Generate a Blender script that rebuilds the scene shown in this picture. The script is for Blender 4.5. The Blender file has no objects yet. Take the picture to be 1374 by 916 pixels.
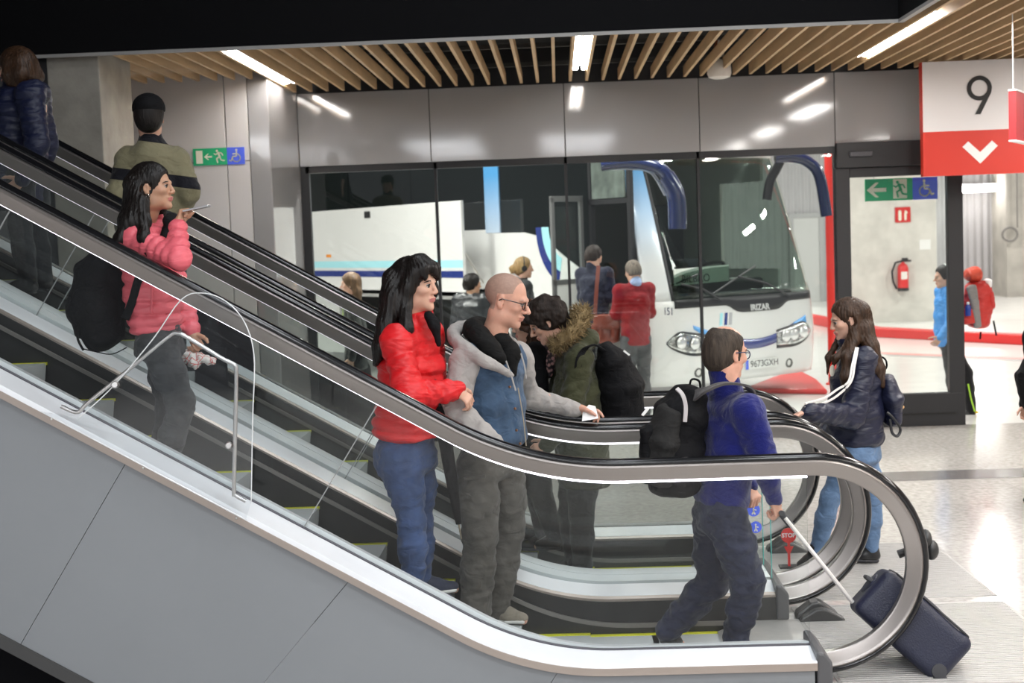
import bpy, bmesh, math, random
import numpy as np
from mathutils import Vector, Matrix
random.seed(7)
S = bpy.context.scene
COL = S.collection
R = math.radians
V = lambda *a: np.array(a, float)

# ---------------------------------------------------------------- camera
FPX, CX, CY, CAMZ = 1908.0, 687.0, 458.0, 2.17
def _cam():
    p, r, y = R(4.3), R(2.1), R(2.0)
    f = V(-math.sin(y)*math.cos(p), math.cos(y)*math.cos(p), -math.sin(p))
    rt = V(math.cos(y), math.sin(y), 0); up = np.cross(rt, f)
    return f, rt*math.cos(r)-up*math.sin(r), up*math.cos(r)+rt*math.sin(r)
CF, CR, CU = _cam()
CC = V(0, 0, CAMZ)
def ray(px, py): return CF*FPX + CR*(px-CX) - CU*(py-CY)
def P(px, py, Y):
    "world point seen at photo pixel (px,py) on the plane y = Y"
    d = ray(px, py); return CC + d*(Y/d[1])
cam = bpy.data.cameras.new('camera'); camo = bpy.data.objects.new('camera', cam); COL.objects.link(camo)
camo.matrix_world = Matrix(((CR[0], CU[0], -CF[0], 0), (CR[1], CU[1], -CF[1], 0), (CR[2], CU[2], -CF[2], CAMZ), (0, 0, 0, 1)))
cam.sensor_width = 36; cam.lens = FPX/1374*36; cam.clip_end = 300
cam.dof.use_dof = True; cam.dof.focus_distance = 7.4; cam.dof.aperture_fstop = 3.4
S.camera = camo
S.view_settings.view_transform = 'Standard'; S.view_settings.look = 'None'
S.view_settings.gamma = 1; S.view_settings.use_curve_mapping = False
S.view_settings.exposure = 0.3

# ---------------------------------------------------------------- materials
M = {}
def mat(name, col, rough=.5, metal=0, var=.0, vscale=20, bump=0, bscale=60, spec=.5, emit=None, estr=0, coat=0, sheen=0, aniso=None, stretch=None, sss=0, fold=None):
    if name in M: return M[name]
    m = bpy.data.materials.new(name); m.use_nodes = True; nt = m.node_tree; b = nt.nodes['Principled BSDF']
    c = tuple(col)+(1,)
    b.inputs['Base Color'].default_value = c; b.inputs['Roughness'].default_value = rough; b.inputs['Metallic'].default_value = metal
    b.inputs['Specular IOR Level'].default_value = spec
    if coat: b.inputs['Coat Weight'].default_value = coat; b.inputs['Coat Roughness'].default_value = .05
    if sheen: b.inputs['Sheen Weight'].default_value = sheen; b.inputs['Sheen Roughness'].default_value = .5
    if sss: b.inputs['Subsurface Weight'].default_value = sss; b.inputs['Subsurface Radius'].default_value = (.012, .005, .003); b.inputs['Subsurface Scale'].default_value = 1
    if emit: b.inputs['Emission Color'].default_value = tuple(emit)+(1,); b.inputs['Emission Strength'].default_value = estr
    if var or bump:
        tc = nt.nodes.new('ShaderNodeTexCoord'); src = tc.outputs['Object']
        if stretch:
            mp = nt.nodes.new('ShaderNodeMapping'); mp.inputs['Scale'].default_value = stretch
            nt.links.new(src, mp.inputs['Vector']); src = mp.outputs['Vector']
    if var:
        n = nt.nodes.new('ShaderNodeTexNoise'); n.inputs['Scale'].default_value = vscale; n.inputs['Detail'].default_value = 5
        nt.links.new(src, n.inputs['Vector'])
        mr = nt.nodes.new('ShaderNodeMapRange'); mr.inputs[1].default_value = .3; mr.inputs[2].default_value = .7
        mr.inputs[3].default_value = 1-var; mr.inputs[4].default_value = 1+var
        nt.links.new(n.outputs['Fac'], mr.inputs[0])
        mx = nt.nodes.new('ShaderNodeVectorMath'); mx.operation = 'SCALE'; mx.inputs[0].default_value = c[:3]
        nt.links.new(mr.outputs[0], mx.inputs['Scale']); nt.links.new(mx.outputs[0], b.inputs['Base Color'])
    if bump:
        n2 = nt.nodes.new('ShaderNodeTexNoise'); n2.inputs['Scale'].default_value = bscale; n2.inputs['Detail'].default_value = 3
        nt.links.new(src, n2.inputs['Vector'])
        bp = nt.nodes.new('ShaderNodeBump'); bp.inputs['Strength'].default_value = bump; bp.inputs['Distance'].default_value = .01
        nt.links.new(n2.outputs['Fac'], bp.inputs['Height']); nt.links.new(bp.outputs['Normal'], b.inputs['Normal'])
    if fold:
        tc = nt.nodes.new('ShaderNodeTexCoord'); mp = nt.nodes.new('ShaderNodeMapping'); mp.inputs['Scale'].default_value = fold[2]; n3 = nt.nodes.new('ShaderNodeTexNoise'); n3.inputs['Scale'].default_value = fold[0]; n3.inputs['Detail'].default_value = 2; n3.inputs['Distortion'].default_value = .8
        nt.links.new(tc.outputs['Object'], mp.inputs['Vector']); nt.links.new(mp.outputs['Vector'], n3.inputs['Vector']); b3 = nt.nodes.new('ShaderNodeBump'); b3.inputs['Strength'].default_value = fold[1]; b3.inputs['Distance'].default_value = .03; nt.links.new(n3.outputs['Fac'], b3.inputs['Height'])
        if b.inputs['Normal'].links: nt.links.new(b3.outputs['Normal'], b.inputs['Normal'].links[0].from_node.inputs['Normal'])
        else: nt.links.new(b3.outputs['Normal'], b.inputs['Normal'])
    M[name] = m; return m
def glass(name, tint=(.93, .96, .95), refl=1.0, rough=0.0):
    "thin pane: Fresnel mirror over a clear tinted sheet"
    if name in M: return M[name]
    m = bpy.data.materials.new(name); m.use_nodes = True; nt = m.node_tree; nt.nodes.clear()
    o = nt.nodes.new('ShaderNodeOutputMaterial'); mx = nt.nodes.new('ShaderNodeMixShader'); t = nt.nodes.new('ShaderNodeBsdfTransparent')
    g = nt.nodes.new('ShaderNodeBsdfGlossy'); g.inputs['Roughness'].default_value = rough; t.inputs['Color'].default_value = tuple(tint)+(1,)
    g.inputs['Color'].default_value = (refl, refl, refl, 1)
    fr = nt.nodes.new('ShaderNodeFresnel'); ge = nt.nodes.new('ShaderNodeNewGeometry'); mi = nt.nodes.new('ShaderNodeMapRange'); mi.inputs[3].default_value = 1.45; mi.inputs[4].default_value = 1/1.45
    nt.links.new(ge.outputs['Backfacing'], mi.inputs[0]); nt.links.new(mi.outputs[0], fr.inputs['IOR'])
    nt.links.new(fr.outputs[0], mx.inputs[0]); nt.links.new(t.outputs[0], mx.inputs[1]); nt.links.new(g.outputs[0], mx.inputs[2]); nt.links.new(mx.outputs[0], o.inputs[0])
    M[name] = m; return m

def wloc(o):
    "world position of an unrotated object from its chain of parents"
    t = Vector((0, 0, 0))
    while o: t += o.location; o = o.parent
    return t
# ---------------------------------------------------------------- mesh builder
class MB:
    def __init__(s): s.v = []; s.f = []; s.m = []
    def add(s, vs, fs, mi=0):
        n = len(s.v); s.v += [tuple(map(float, q)) for q in vs]; s.f += [tuple(n+i for i in f) for f in fs]; s.m += [mi]*len(fs); return s
    def box(s, lo, hi, mi=0):
        x0, y0, z0 = lo; x1, y1, z1 = hi
        return s.add([(x0,y0,z0),(x1,y0,z0),(x1,y1,z0),(x0,y1,z0),(x0,y0,z1),(x1,y0,z1),(x1,y1,z1),(x0,y1,z1)],
              [(0,3,2,1),(4,5,6,7),(0,1,5,4),(1,2,6,5),(2,3,7,6),(3,0,4,7)], mi)
    def obox(s, o, ax, ay, az, mi=0):
        "parallelepiped from a corner and three edge vectors"
        o, ax, ay, az = map(lambda q: np.array(q, float), (o, ax, ay, az))
        vs = [o, o+ax, o+ax+ay, o+ay, o+az, o+ax+az, o+ax+ay+az, o+ay+az]
        fs = [(0,3,2,1),(4,5,6,7),(0,1,5,4),(1,2,6,5),(2,3,7,6),(3,0,4,7)]
        if np.dot(np.cross(ax, ay), az) < 0: fs = [f[::-1] for f in fs]
        return s.add(vs, fs, mi)
    def prism(s, poly, o, ax, ay, d, mi=0):
        "polygon (list of 2-D) in plane o,ax,ay extruded by vector d"
        o, ax, ay, d = map(lambda q: np.array(q, float), (o, ax, ay, d)); n = len(poly)
        a = [o+ax*p[0]+ay*p[1] for p in poly]; b = [q+d for q in a]
        fs = [tuple(range(n))[::-1], tuple(range(n, 2*n))]+[(i, (i+1) % n, n+(i+1) % n, n+i) for i in range(n)]
        area = sum(poly[i][0]*poly[(i+1) % n][1]-poly[(i+1) % n][0]*poly[i][1] for i in range(n))
        if area*np.dot(np.cross(ax, ay), d) < 0: fs = [f[::-1] for f in fs]
        return s.add(a+b, fs, mi)
    def sweep(s, pts, prof, mi=0, side=None, closed=False, cap=True):
        "profile [(across, outward)] swept along points; side(i) gives (across vec, outward vec)"
        n = len(prof); L = len(pts); vs = []
        for i, p in enumerate(pts):
            a, b = side(i); vs += [np.array(p)+a*q[0]+b*q[1] for q in prof]
        fs = []
        for i in range(L if closed else L-1):
            j = (i+1) % L
            fs += [(i*n+k, i*n+(k+1) % n, j*n+(k+1) % n, j*n+k) for k in range(n)]
        if cap and not closed: fs += [tuple(range(n))[::-1], tuple((L-1)*n+k for k in range(n))]
        return s.add(vs, fs, mi)
    def tube(s, pts, r, n=8, mi=0, closed=False, cap=True):
        pts = [np.array(p, float) for p in pts]; L = len(pts); rr = r if hasattr(r, '__len__') else [r]*L
        ref = None; fr = []
        for i in range(L):
            t = pts[(i+1) % L]-pts[i-1] if closed or 0 < i < L-1 else (pts[1]-pts[0] if i == 0 else pts[-1]-pts[-2])
            t = t/(np.linalg.norm(t)+1e-9)
            if ref is None: ref = np.cross(t, V(0, 0, 1) if abs(t[2]) < .9 else V(1, 0, 0))
            ref = ref-t*np.dot(ref, t); ref /= np.linalg.norm(ref)+1e-9; fr.append((ref.copy(), np.cross(t, ref)))
        vs = [pts[i]+(fr[i][0]*math.cos(a)+fr[i][1]*math.sin(a))*rr[i] for i in range(L) for a in [2*math.pi*k/n for k in range(n)]]
        fs = [(i*n+k, i*n+(k+1) % n, ((i+1) % L)*n+(k+1) % n, ((i+1) % L)*n+k) for i in range(L if closed else L-1) for k in range(n)]
        if cap and not closed: fs += [tuple(range(n))[::-1], tuple((L-1)*n+k for k in range(n))]
        return s.add(vs, fs, mi)
    def lathe(s, prof, o=(0,0,0), n=24, mi=0, ax=(0,0,1)):
        z = np.array(ax, float); z /= np.linalg.norm(z); x = np.cross(z, V(0,1,0) if abs(z[1]) < .9 else V(1,0,0)); x /= np.linalg.norm(x); y = np.cross(z, x)
        vs = [np.array(o)+z*h+(x*math.cos(2*math.pi*k/n)+y*math.sin(2*math.pi*k/n))*r for r, h in prof for k in range(n)]
        fs = [(i*n+k, i*n+(k+1) % n, (i+1)*n+(k+1) % n, (i+1)*n+k) for i in range(len(prof)-1) for k in range(n)]
        fs += [tuple(range(n))[::-1], tuple((len(prof)-1)*n+k for k in range(n))]
        return s.add(vs, fs, mi)
    def ball(s, c, r, mi=0, n=12):
        r = r if hasattr(r, '__len__') else (r, r, r); c = np.array(c, float); h = n//2; vs = []; fs = []
        for i in range(h+1):
            for k in range(n):
                t = math.pi*i/h; a = 2*math.pi*k/n; vs.append(c+V(math.sin(t)*math.cos(a)*r[0], math.sin(t)*math.sin(a)*r[1], math.cos(t)*r[2]))
        for i in range(h):
            for k in range(n): fs.append((i*n+k, (i+1)*n+k, (i+1)*n+(k+1) % n, i*n+(k+1) % n))
        return s.add(vs, fs, mi)
    def stroke(s, pts, w, o, ax, ay, d, mi=0, cap=5):
        "rounded thick 2-D stroke extruded (pictograms)"
        for a, b in zip(pts[:-1], pts[1:]):
            a = np.array(a, float); b = np.array(b, float); t = b-a; t /= np.linalg.norm(t)+1e-9; ang = math.atan2(t[1], t[0]); poly = []
            for k in range(cap+1): q = ang-math.pi/2+math.pi*k/cap; poly.append(b+V(math.cos(q), math.sin(q))*w)
            for k in range(cap+1): q = ang+math.pi/2+math.pi*k/cap; poly.append(a+V(math.cos(q), math.sin(q))*w)
            s.prism(poly, o, ax, ay, d, mi)
        return s
    def disc(s, c, r, o, ax, ay, d, mi=0, n=20, r2=None):
        if r2 is None: return s.prism([(c[0]+r*math.cos(2*math.pi*k/n), c[1]+r*math.sin(2*math.pi*k/n)) for k in range(n)], o, ax, ay, d, mi)
        for k in range(n):
            a, b = 2*math.pi*k/n, 2*math.pi*(k+1)/n
            s.prism([(c[0]+q*math.cos(t), c[1]+q*math.sin(t)) for q, t in ((r2, a), (r, a), (r, b), (r2, b))], o, ax, ay, d, mi)
        return s
    def build(s, name, mats, parent=None, smooth=False, bevel=0, seg=2, fixn=True):
        me = bpy.data.meshes.new(name); me.from_pydata(s.v, [], s.f)
        for m in (mats if isinstance(mats, (list, tuple)) else [mats]): me.materials.append(m)
        me.polygons.foreach_set('material_index', s.m)
        if fixn:
            bm = bmesh.new(); bm.from_mesh(me); bmesh.ops.recalc_face_normals(bm, faces=bm.faces); bm.to_mesh(me); bm.free()
        o = bpy.data.objects.new(name, me); COL.objects.link(o)
        if parent: o.parent = parent; o.location = [-q for q in wloc(parent)]
        if smooth:
            me.polygons.foreach_set('use_smooth', [True]*len(me.polygons))
            if smooth != 'all':
                try: me.set_sharp_from_angle(angle=R(40))
                except Exception: pass
        if bevel:
            b = o.modifiers.new('bevel', 'BEVEL'); b.width = bevel; b.segments = seg; b.limit_method = 'ANGLE'; b.angle_limit = R(40)
        return o
def tag(o, label=None, cat=None, group=None, kind=None):
    for k, q in (('label', label), ('category', cat), ('group', group), ('kind', kind)):
        if q: o[k] = q
    return o
def empty(name, loc=(0, 0, 0), label=None, cat=None, group=None):
    o = bpy.data.objects.new(name, None); COL.objects.link(o); o.location = tuple(loc); o.empty_display_size = .1
    return tag(o, label, cat, group)
def text(name, body, o, ax, ay, size, m, parent=None, ext=.002, align='CENTER', bold=0):
    c = bpy.data.curves.new(name, 'FONT'); c.body = body; c.size = size; c.extrude = ext; c.align_x = align; c.align_y = 'CENTER'; c.offset = bold
    tmp = bpy.data.objects.new('tmp_text', c); me = bpy.data.meshes.new_from_object(tmp); bpy.data.objects.remove(tmp); bpy.data.curves.remove(c)
    me.materials.clear(); me.materials.append(m); ob = bpy.data.objects.new(name, me); COL.objects.link(ob)
    ax = np.array(ax, float); ax /= np.linalg.norm(ax); ay = np.array(ay, float); ay -= ax*np.dot(ax, ay); ay /= np.linalg.norm(ay); az = np.cross(ax, ay)
    mw = Matrix(((ax[0], ay[0], az[0], o[0]), (ax[1], ay[1], az[1], o[1]), (ax[2], ay[2], az[2], o[2]), (0, 0, 0, 1)))
    if parent:
        ob.parent = parent; mw = Matrix.Translation([-q for q in wloc(parent)]) @ mw
    ob.matrix_local = mw
    return ob
X, Yv, Z = V(1, 0, 0), V(0, 1, 0), V(0, 0, 1)
# ---------------------------------------------------------------- surfaces
def tile_mat(name, col, grout, sx, sy, rough, var=.12, vs=40, speck=0):
    m = mat(name, col, rough, var=var, vscale=vs); nt = m.node_tree; b = nt.nodes['Principled BSDF']
    tc = nt.nodes.new('ShaderNodeTexCoord'); br = nt.nodes.new('ShaderNodeTexBrick')
    br.offset = 0; br.inputs['Scale'].default_value = 1; br.inputs['Brick Width'].default_value = sx; br.inputs['Row Height'].default_value = sy
    br.inputs['Mortar Size'].default_value = .0025; br.inputs['Color1'].default_value = (1, 1, 1, 1); br.inputs['Color2'].default_value = (.93, .93, .93, 1); br.inputs['Mortar'].default_value = (grout,)*3+(1,)
    nt.links.new(tc.outputs['Object'], br.inputs['Vector'])
    mul = nt.nodes.new('ShaderNodeMix'); mul.data_type = 'RGBA'; mul.blend_type = 'MULTIPLY'; mul.inputs[0].default_value = 1
    l = b.inputs['Base Color'].links[0].from_socket
    nt.links.new(l, mul.inputs[6]); nt.links.new(br.outputs['Color'], mul.inputs[7]); nt.links.new(mul.outputs[2], b.inputs['Base Color'])
    return m
FLOOR = tile_mat('polished_terrazzo', (.50, .475, .45), .7, 1.2, .6, .13, .22, 22)
DARKSTONE = mat('dark_stone', (.16, .15, .15), .2, var=.2, vscale=30)
BUSFLOOR = mat('white_resin_floor', (.78, .77, .74), .18, var=.04, vscale=3)
BLACK = mat('black_paint', (.006, .006, .007), .9, spec=.1)
FRAME = mat('black_frame', (.013, .013, .015), .45)
PANEL = mat('glossy_grey_panel', (.31, .305, .31), .07, var=.02, vscale=2, spec=.6)
PANEL2 = mat('satin_grey_panel', (.62, .60, .60), .35, var=.02, vscale=2)
CONC = mat('concrete', (.30, .28, .245), .8, var=.16, vscale=5, bump=.25, bscale=30)
CONCW = mat('pale_concrete', (.66, .63, .58), .75, var=.10, vscale=4, bump=.15, bscale=20)
WOODM = mat('pine_slat', (.56, .38, .21), .55, var=.16, vscale=12, stretch=(1, .12, 1))
TRIMG = mat('pale_trim', (.34, .33, .32), .5)
LAMP = mat('lamp_diffuser', (1, 1, 1), .5, emit=(1, .965, .92), estr=26)
WHITE = mat('white_plastic', (.8, .8, .78), .4)
ALU = mat('brushed_aluminium', (.62, .60, .58), .32, metal=1, var=.04, vscale=40)
REDP = mat('red_paint', (.62, .02, .018), .4)

def struct(name, mb, m, **k): return tag(mb.build(name, m, **k), kind='structure')
FY = 15.0          # facade line
# floors
fl = MB(); fl.box((-14, -8, -.2), (14, 6.46, 0)).box((-14, 9.66, -.2), (14, FY+.02, 0)).box((.94, 6.46, -.2), (14, 9.66, 0)).box((-14, 6.46, -1.2), (.94, 9.66, -1.0))
struct('floor', fl, FLOOR)
struct('floor_2', MB().box((-22, FY+.02, -.2), (26, 46, 0)), BUSFLOOR)
struct('trim_1', MB().box((2.55, 11.85, -.05), (14, 12.28, .003)), DARKSTONE)
struct('trim_2', MB().box((-14, 11.85, -.05), (-1.5, 12.28, .003)), DARKSTONE)
# slatted timber ceiling: a well is cut out over the escalators
CZ = 3.72; WELLY = 11.3; WELLX = P(1210, 28, WELLY)[0]
LAMPPX = ((303, 77, 403, 116, 'bright linear ceiling lamp above the wall with the green exit sign'), (769, 53, 785, 98, 'bright linear ceiling lamp seen almost end on, above the coach'), (1237, 29, 1157, 81, 'bright linear ceiling lamp at the corner of the black ceiling opening'))
LAMPS = []
for (xa, ya, xb, yb, lab) in LAMPPX:
    A_ = ray(xa, ya); B_ = ray(xb, yb); A_ = CC+A_*((CZ-.012-CAMZ)/A_[2]); B_ = CC+B_*((CZ-.012-CAMZ)/B_[2]); LAMPS.append(((A_[0]+B_[0])/2, A_[1], B_[1], lab))
SL0 = LAMPS[0][0]-.084-.168*34
sl = MB(); x = SL0; i = 0
while x < 9:
    y0 = WELLY+.02 if x < WELLX+.02 else -6
    sl.box((x-.014, y0, CZ), (x+.014, FY-.16, CZ+.11)); x += .168
struct('ceiling', sl, WOODM)
struct('ceiling_2', MB().box((-14, WELLY+.02, CZ+.42), (14, FY+.1, CZ+.5)).box((WELLX+.02, -8, CZ+.42), (14, WELLY+.02, CZ+.5)), mat('dark_plenum', (.03, .03, .03), .8))
rails = MB()
for yy in (11.8, 12.9, 14.3): rails.box((-8.2, yy-.02, CZ+.11), (9, yy+.02, CZ+.15))
for yy in (1, 4, 7, 10): rails.box((WELLX+.03, yy-.02, CZ+.11), (9, yy+.02, CZ+.15))
struct('trim_3', rails, mat('carrier_rail', (.05, .05, .05), .6))
struct('trim_4', MB().box((-14, WELLY-.012, CZ-.02), (WELLX+.012, WELLY+.015, CZ+.006)).box((WELLX-.03, -8, CZ-.02), (WELLX+.015, WELLY+.01, CZ+.006)), TRIMG)
well = MB()
well.box((-14, WELLY-.01, CZ+.006), (WELLX+.02, WELLY+.01, 8)).box((WELLX-.028, -8, CZ+.006), (WELLX+.014, WELLY+.01, 8)).box((-14, -8, 8), (WELLX+.1, WELLY+.1, 8.1))
struct('wall_void', well, BLACK)
# facade: upper panels, glazing, door
HZ = 2.96           # glazing head
up = MB(); RX = P(400, 180, FY)[0]; seams = [RX]+[P(q, 150, FY)[0] for q in (576, 757, 938, 1120)]+[5.0, 6.5, 8.0, 9.0]
for a, b in zip(seams[:-1], seams[1:]): up.box((a+.004, FY, HZ), (b-.004, FY+.25, CZ-.0))
struct('wall_front', up, PANEL, bevel=.004)
struct('wall_front_core', MB().box((RX, FY+.04, HZ+.01), (9, FY+.25, CZ+.42)), FRAME)
# return and side wall left of the glazing
SY = FY*P(400, 180, 1)[0]/P(362, 180, 1)[0]
struct('wall_return', MB().box((RX-.2, SY, 0), (RX, FY+.3, CZ+.1)), PANEL, bevel=.01)
sw = MB(); xs = [-9, -6.2, RX-.42, RX-.2]
ZS = P(330, 216, SY)[2]
for a, b in zip(xs[:-1], xs[1:]):
    sw.box((a+.004, SY, 0), (b-.004, SY+.2, ZS-.004)); sw.box((a+.004, SY, ZS+.004), (b-.004, SY+.2, CZ+.1))
struct('wall_left', sw, PANEL2, bevel=.004)
# concrete pillar
ca, cm_, cb = P(66, 150, 11.36), P(136, 150, 11.36), P(172, 150, 11.36)
pil = MB().box((ca[0], 11.36, 0), (cm_[0], 12.22, CZ+.3), 0)
struct('wall_dark', MB().box((-9, 11.5, 0), (ca[0]-.01, 11.6, CZ+.3)), mat('dark_grey_wall', (.08, .08, .085), .6))  # plain dark grey wall left of the pillar
struct('pillar', pil, [CONC, CONCW], bevel=.01)
# glazing
wx = [P(413, 300, FY)[0], P(587, 300, FY)[0], P(762, 300, FY)[0], P(940, 320, FY)[0], P(1126, 300, FY)[0]]
WGL = glass('window_glass', (.93, .96, .95), 1.0)
for i, (a, b) in enumerate(zip(wx[:-1], wx[1:])):
    w = MB(); lw = .055 if i == 0 else .018; rw = .04 if i == 3 else .018
    w.box((a-lw, FY+.02, 0), (a+lw*.6, FY+.1, HZ)); w.box((b-rw, FY+.021, .12), (b-.001, FY+.099, HZ-.07)); w.box((a, FY+.02, HZ-.07), (b, FY+.1, HZ)); w.box((a, FY+.02, 0), (b, FY+.1, .12))
    o = struct('window_%d' % (i+1), w, FRAME)
    g = MB().box((a+lw*.6, FY+.055, .12), (b-rw, FY+.065, HZ-.07)); g.build('pane', WGL, o)
# sliding door: header box, fixed leaf with deep kick plate
dx0, dx1 = P(1126, 330, FY)[0], P(1293, 330, FY)[0]
door = MB(); dz = P(1200, 223, FY)[2]
door.box((dx0-.02, FY-.06, dz), (dx0+3.4, FY+.2, HZ+.03)); door.box((dx0-.03, FY-.02, 0), (dx0+.12, FY+.12, dz))
door.box((dx0+.121, FY, 0), (dx1, FY+.1, P(1200, 529, FY)[2])); door.box((dx1-.16, FY+.001, .3), (dx1-.001, FY+.099, dz)); door.box((dx0+.12, FY+.002, dz-.1), (dx1-.15, FY+.098, dz-.001))
dr = struct('door_1', door, FRAME, bevel=.006)
MB().box((dx0+.12, FY+.045, P(1200, 529, FY)[2]-.02), (dx1-.15, FY+.055, dz-.09)).build('pane', WGL, dr)
a = P(1139, 208, FY-.06); MB().box((a[0], FY-.1, a[2]-.02), (a[0]+.24, FY-.061, a[2]+.035)).build('motion_sensor', mat('sensor_grey', (.06, .06, .07), .3), dr, bevel=.01)
# black groove along the kick plate of the door leaf
MB().box((dx0+.2, FY-.006, .12), (dx1-.1, FY-.001, .14)).build('kick_groove', mat('groove_black', (.004, .004, .004), .3), dr)
struct('wall_right', MB().box((9, -8, 0), (9.2, FY+.3, 8)), PANEL2)
struct('wall_left_end', MB().box((-9.2, -8, 0), (-9, FY+.3, 8)), PANEL2)
# ---------------------------------------------------------------- ceiling lamps
def ceiling_lamp(a, b, label):
    "pair of linear tubes between world points a and b"
    r = empty('ceiling_light', (a+b)/2, label, 'ceiling light', 'linear lamps between the ceiling slats')
    d = b-a; d /= np.linalg.norm(d); s = np.cross(d, Z)
    a = a+Z*.032; b = b+Z*.032
    MB().obox(a-s*.068+Z*.03, (b-a), s*.136, Z*.07).build('housing', mat('lamp_housing', (.5, .48, .45), .4), r, bevel=.006)
    for q in (-.042, .042):
        MB().obox(a+s*(q-.026)-Z*.012, (b-a), s*.052, Z*.04).build('diffuser', LAMP, r, bevel=.01)
def lamp_at(x, y0, y1, lab): ceiling_lamp(V(x, y0, CZ-.0), V(x, y1, CZ-.0), lab)
for xm_, ya_, yb_, lab in LAMPS:
    xs_ = SL0+.084+.168*round((xm_-SL0-.084)/.168); lamp_at(xs_, ya_, yb_, lab)
# further rows of the same hall lamps over the walkway and behind the viewpoint
def area(name, loc, sx, sy, e, col=(1, .965, .92)):
    l = bpy.data.lights.new(name, 'AREA'); l.shape = 'RECTANGLE'; l.size = sx; l.size_y = sy; l.energy = e; l.color = col
    o = bpy.data.objects.new(name, l); COL.objects.link(o); o.location = loc; return o
for xx in (3.5, 6.2):
    for yy in (10.2, 6.2, 2.2, -1.8): area('hall_lamp', (xx, yy, CZ-.03), .3, 2.2, 85)
for xx in (-6, -2.5, .5): 
    for yy in (-1.5, -5): area('hall_lamp_rear', (xx, yy, 4.2), 1.6, 1.6, 150, (.95, .97, 1))
area('hall_lamp_facade', (5.6, 12.6, CZ-.03), .2, 2.4, 60)
# added lamps hidden behind the glazing head, brightening the coach's near side
for xx, en in ((-5, 110), (-2.2, 110), (.6, 40), (3.4, 30)): area('coach_fill_lamp', (xx, 16.0, 3.5), 1.6, .3, en, (1, .97, .92))
# unseen lamps added high in the well to brighten decks and riders
for yy, en in ((1.0, 120), (4.5, 72), (8.5, 50)):
    for xx in (.2, 2.2): area('well_fill_lamp', (xx, yy, 6.8), .9, .9, en, (.93, .97, 1))
for xx in (-9, -3, 3, 9, 15):
    for yy in (18.4, 24, 30, 35): area('bus_hall_lamp', (xx, yy, 5.6), .22, 1.3, 190, (1, .97, .92))
w = bpy.data.worlds.new('world'); S.world = w; w.use_nodes = True
w.node_tree.nodes['Background'].inputs[0].default_value = (.9, .92, 1, 1); w.node_tree.nodes['Background'].inputs[1].default_value = .22

# ---------------------------------------------------------------- bus hall beyond the glazing
def corr(name, col):
    m = mat(name, col, .5, var=.03, vscale=3); nt = m.node_tree; b = nt.nodes['Principled BSDF']
    tc = nt.nodes.new('ShaderNodeTexCoord'); wv = nt.nodes.new('ShaderNodeTexWave'); wv.inputs['Scale'].default_value = 1.6; wv.bands_direction = 'X'
    bp = nt.nodes.new('ShaderNodeBump'); bp.inputs['Strength'].default_value = .8; bp.inputs['Distance'].default_value = .05
    nt.links.new(tc.outputs['Object'], wv.inputs['Vector']); nt.links.new(wv.outputs['Fac'], bp.inputs['Height']); nt.links.new(bp.outputs['Normal'], b.inputs['Normal']); return m
CORR = corr('corrugated_grey', (.42, .41, .42))
rw = MB().box((-22, 39.9, 0), (P(1345, 350, 40)[0], 40.1, 7))
struct('wall_back', rw, CORR)
struct('wall_back_right', MB().box((P(1345, 350, 39)[0], 38.6, 0), (26, 40, 7)), mat('concrete_far', (.40, .38, .34), .8, var=.16, vscale=2))
struct('ceiling_3', MB().box((-22, FY+.3, 6.0), (26, 46, 6.2)), mat('dark_soffit', (.10, .10, .10), .8))
struct('wall_end_left', MB().box((-22.2, FY, 0), (-22, 46, 7)), mat('dim_wall', (.16, .16, .16), .7))
a, b = P(1066, 400, 39.9), P(1100, 400, 39.9)
d2 = struct('door_2', MB().box((a[0], 39.8, 0), (b[0], 39.93, P(1083, 292, 39.9)[2])), mat('grey_door', (.5, .5, .49), .5), bevel=.01)
MB().box((a[0]-.12, 39.78, 0), (a[0], 39.95, P(1083, 292, 39.9)[2]+.12)).box((b[0], 39.78, 0), (b[0]+.12, 39.95, P(1083, 292, 39.9)[2]+.12)).box((a[0], 39.781, P(1083, 292, 39.9)[2]), (b[0], 39.949, P(1083, 292, 39.9)[2]+.12)).build('door_frame', mat('frame_grey', (.36, .36, .36), .5), d2)
# concrete pier with extinguisher
PY = 28.6
a, b = P(1132, 380, PY), P(1258, 380, PY)
struct('pillar_2', MB().box((a[0], PY, 0), (b[0], PY+.9, 6)), CONCW, bevel=.02)
ex = P(1212, 371, PY-.15)
e = empty('fire_extinguisher', (ex[0], PY-.13, ex[2]-.3), 'red fire extinguisher with black hose hanging on the pale concrete pier', 'fire extinguisher')
MB().lathe([(.02, -.28), (.1, -.27), (.105, -.22), (.105, .17), (.085, .23), (.03, .27), (.03, .3)], (ex[0], PY-.13, ex[2])).build('cylinder', mat('extinguisher_red', (.7, .03, .03), .3), e, smooth=True)
MB().lathe([(.108, -.285), (.108, -.22), (.1, -.22)], (ex[0], PY-.13, ex[2])).build('base_ring', FRAME, e, smooth=True)
MB().box((ex[0]-.06, PY-.24, ex[2]-.05), (ex[0]+.06, PY-.232, ex[2]+.1)).build('label', mat('label_white', (.8, .75, .7), .5), e)
MB().box((ex[0]-.02, PY-.16, ex[2]+.29), (ex[0]+.16, PY-.11, ex[2]+.33)).box((ex[0]-.02, PY-.15, ex[2]+.33), (ex[0]+.1, PY-.11, ex[2]+.37)).build('valve', FRAME, e, bevel=.005)
MB().tube([(ex[0]-.02, PY-.15, ex[2]+.31), (ex[0]-.15, PY-.15, ex[2]+.28), (ex[0]-.22, PY-.15, ex[2]+.1), (ex[0]-.2, PY-.15, ex[2]-.1), (ex[0]-.13, PY-.14, ex[2]-.24)], .022).build('hose', FRAME, e, smooth=True)
sg = P(1211, 288, PY)
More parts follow.
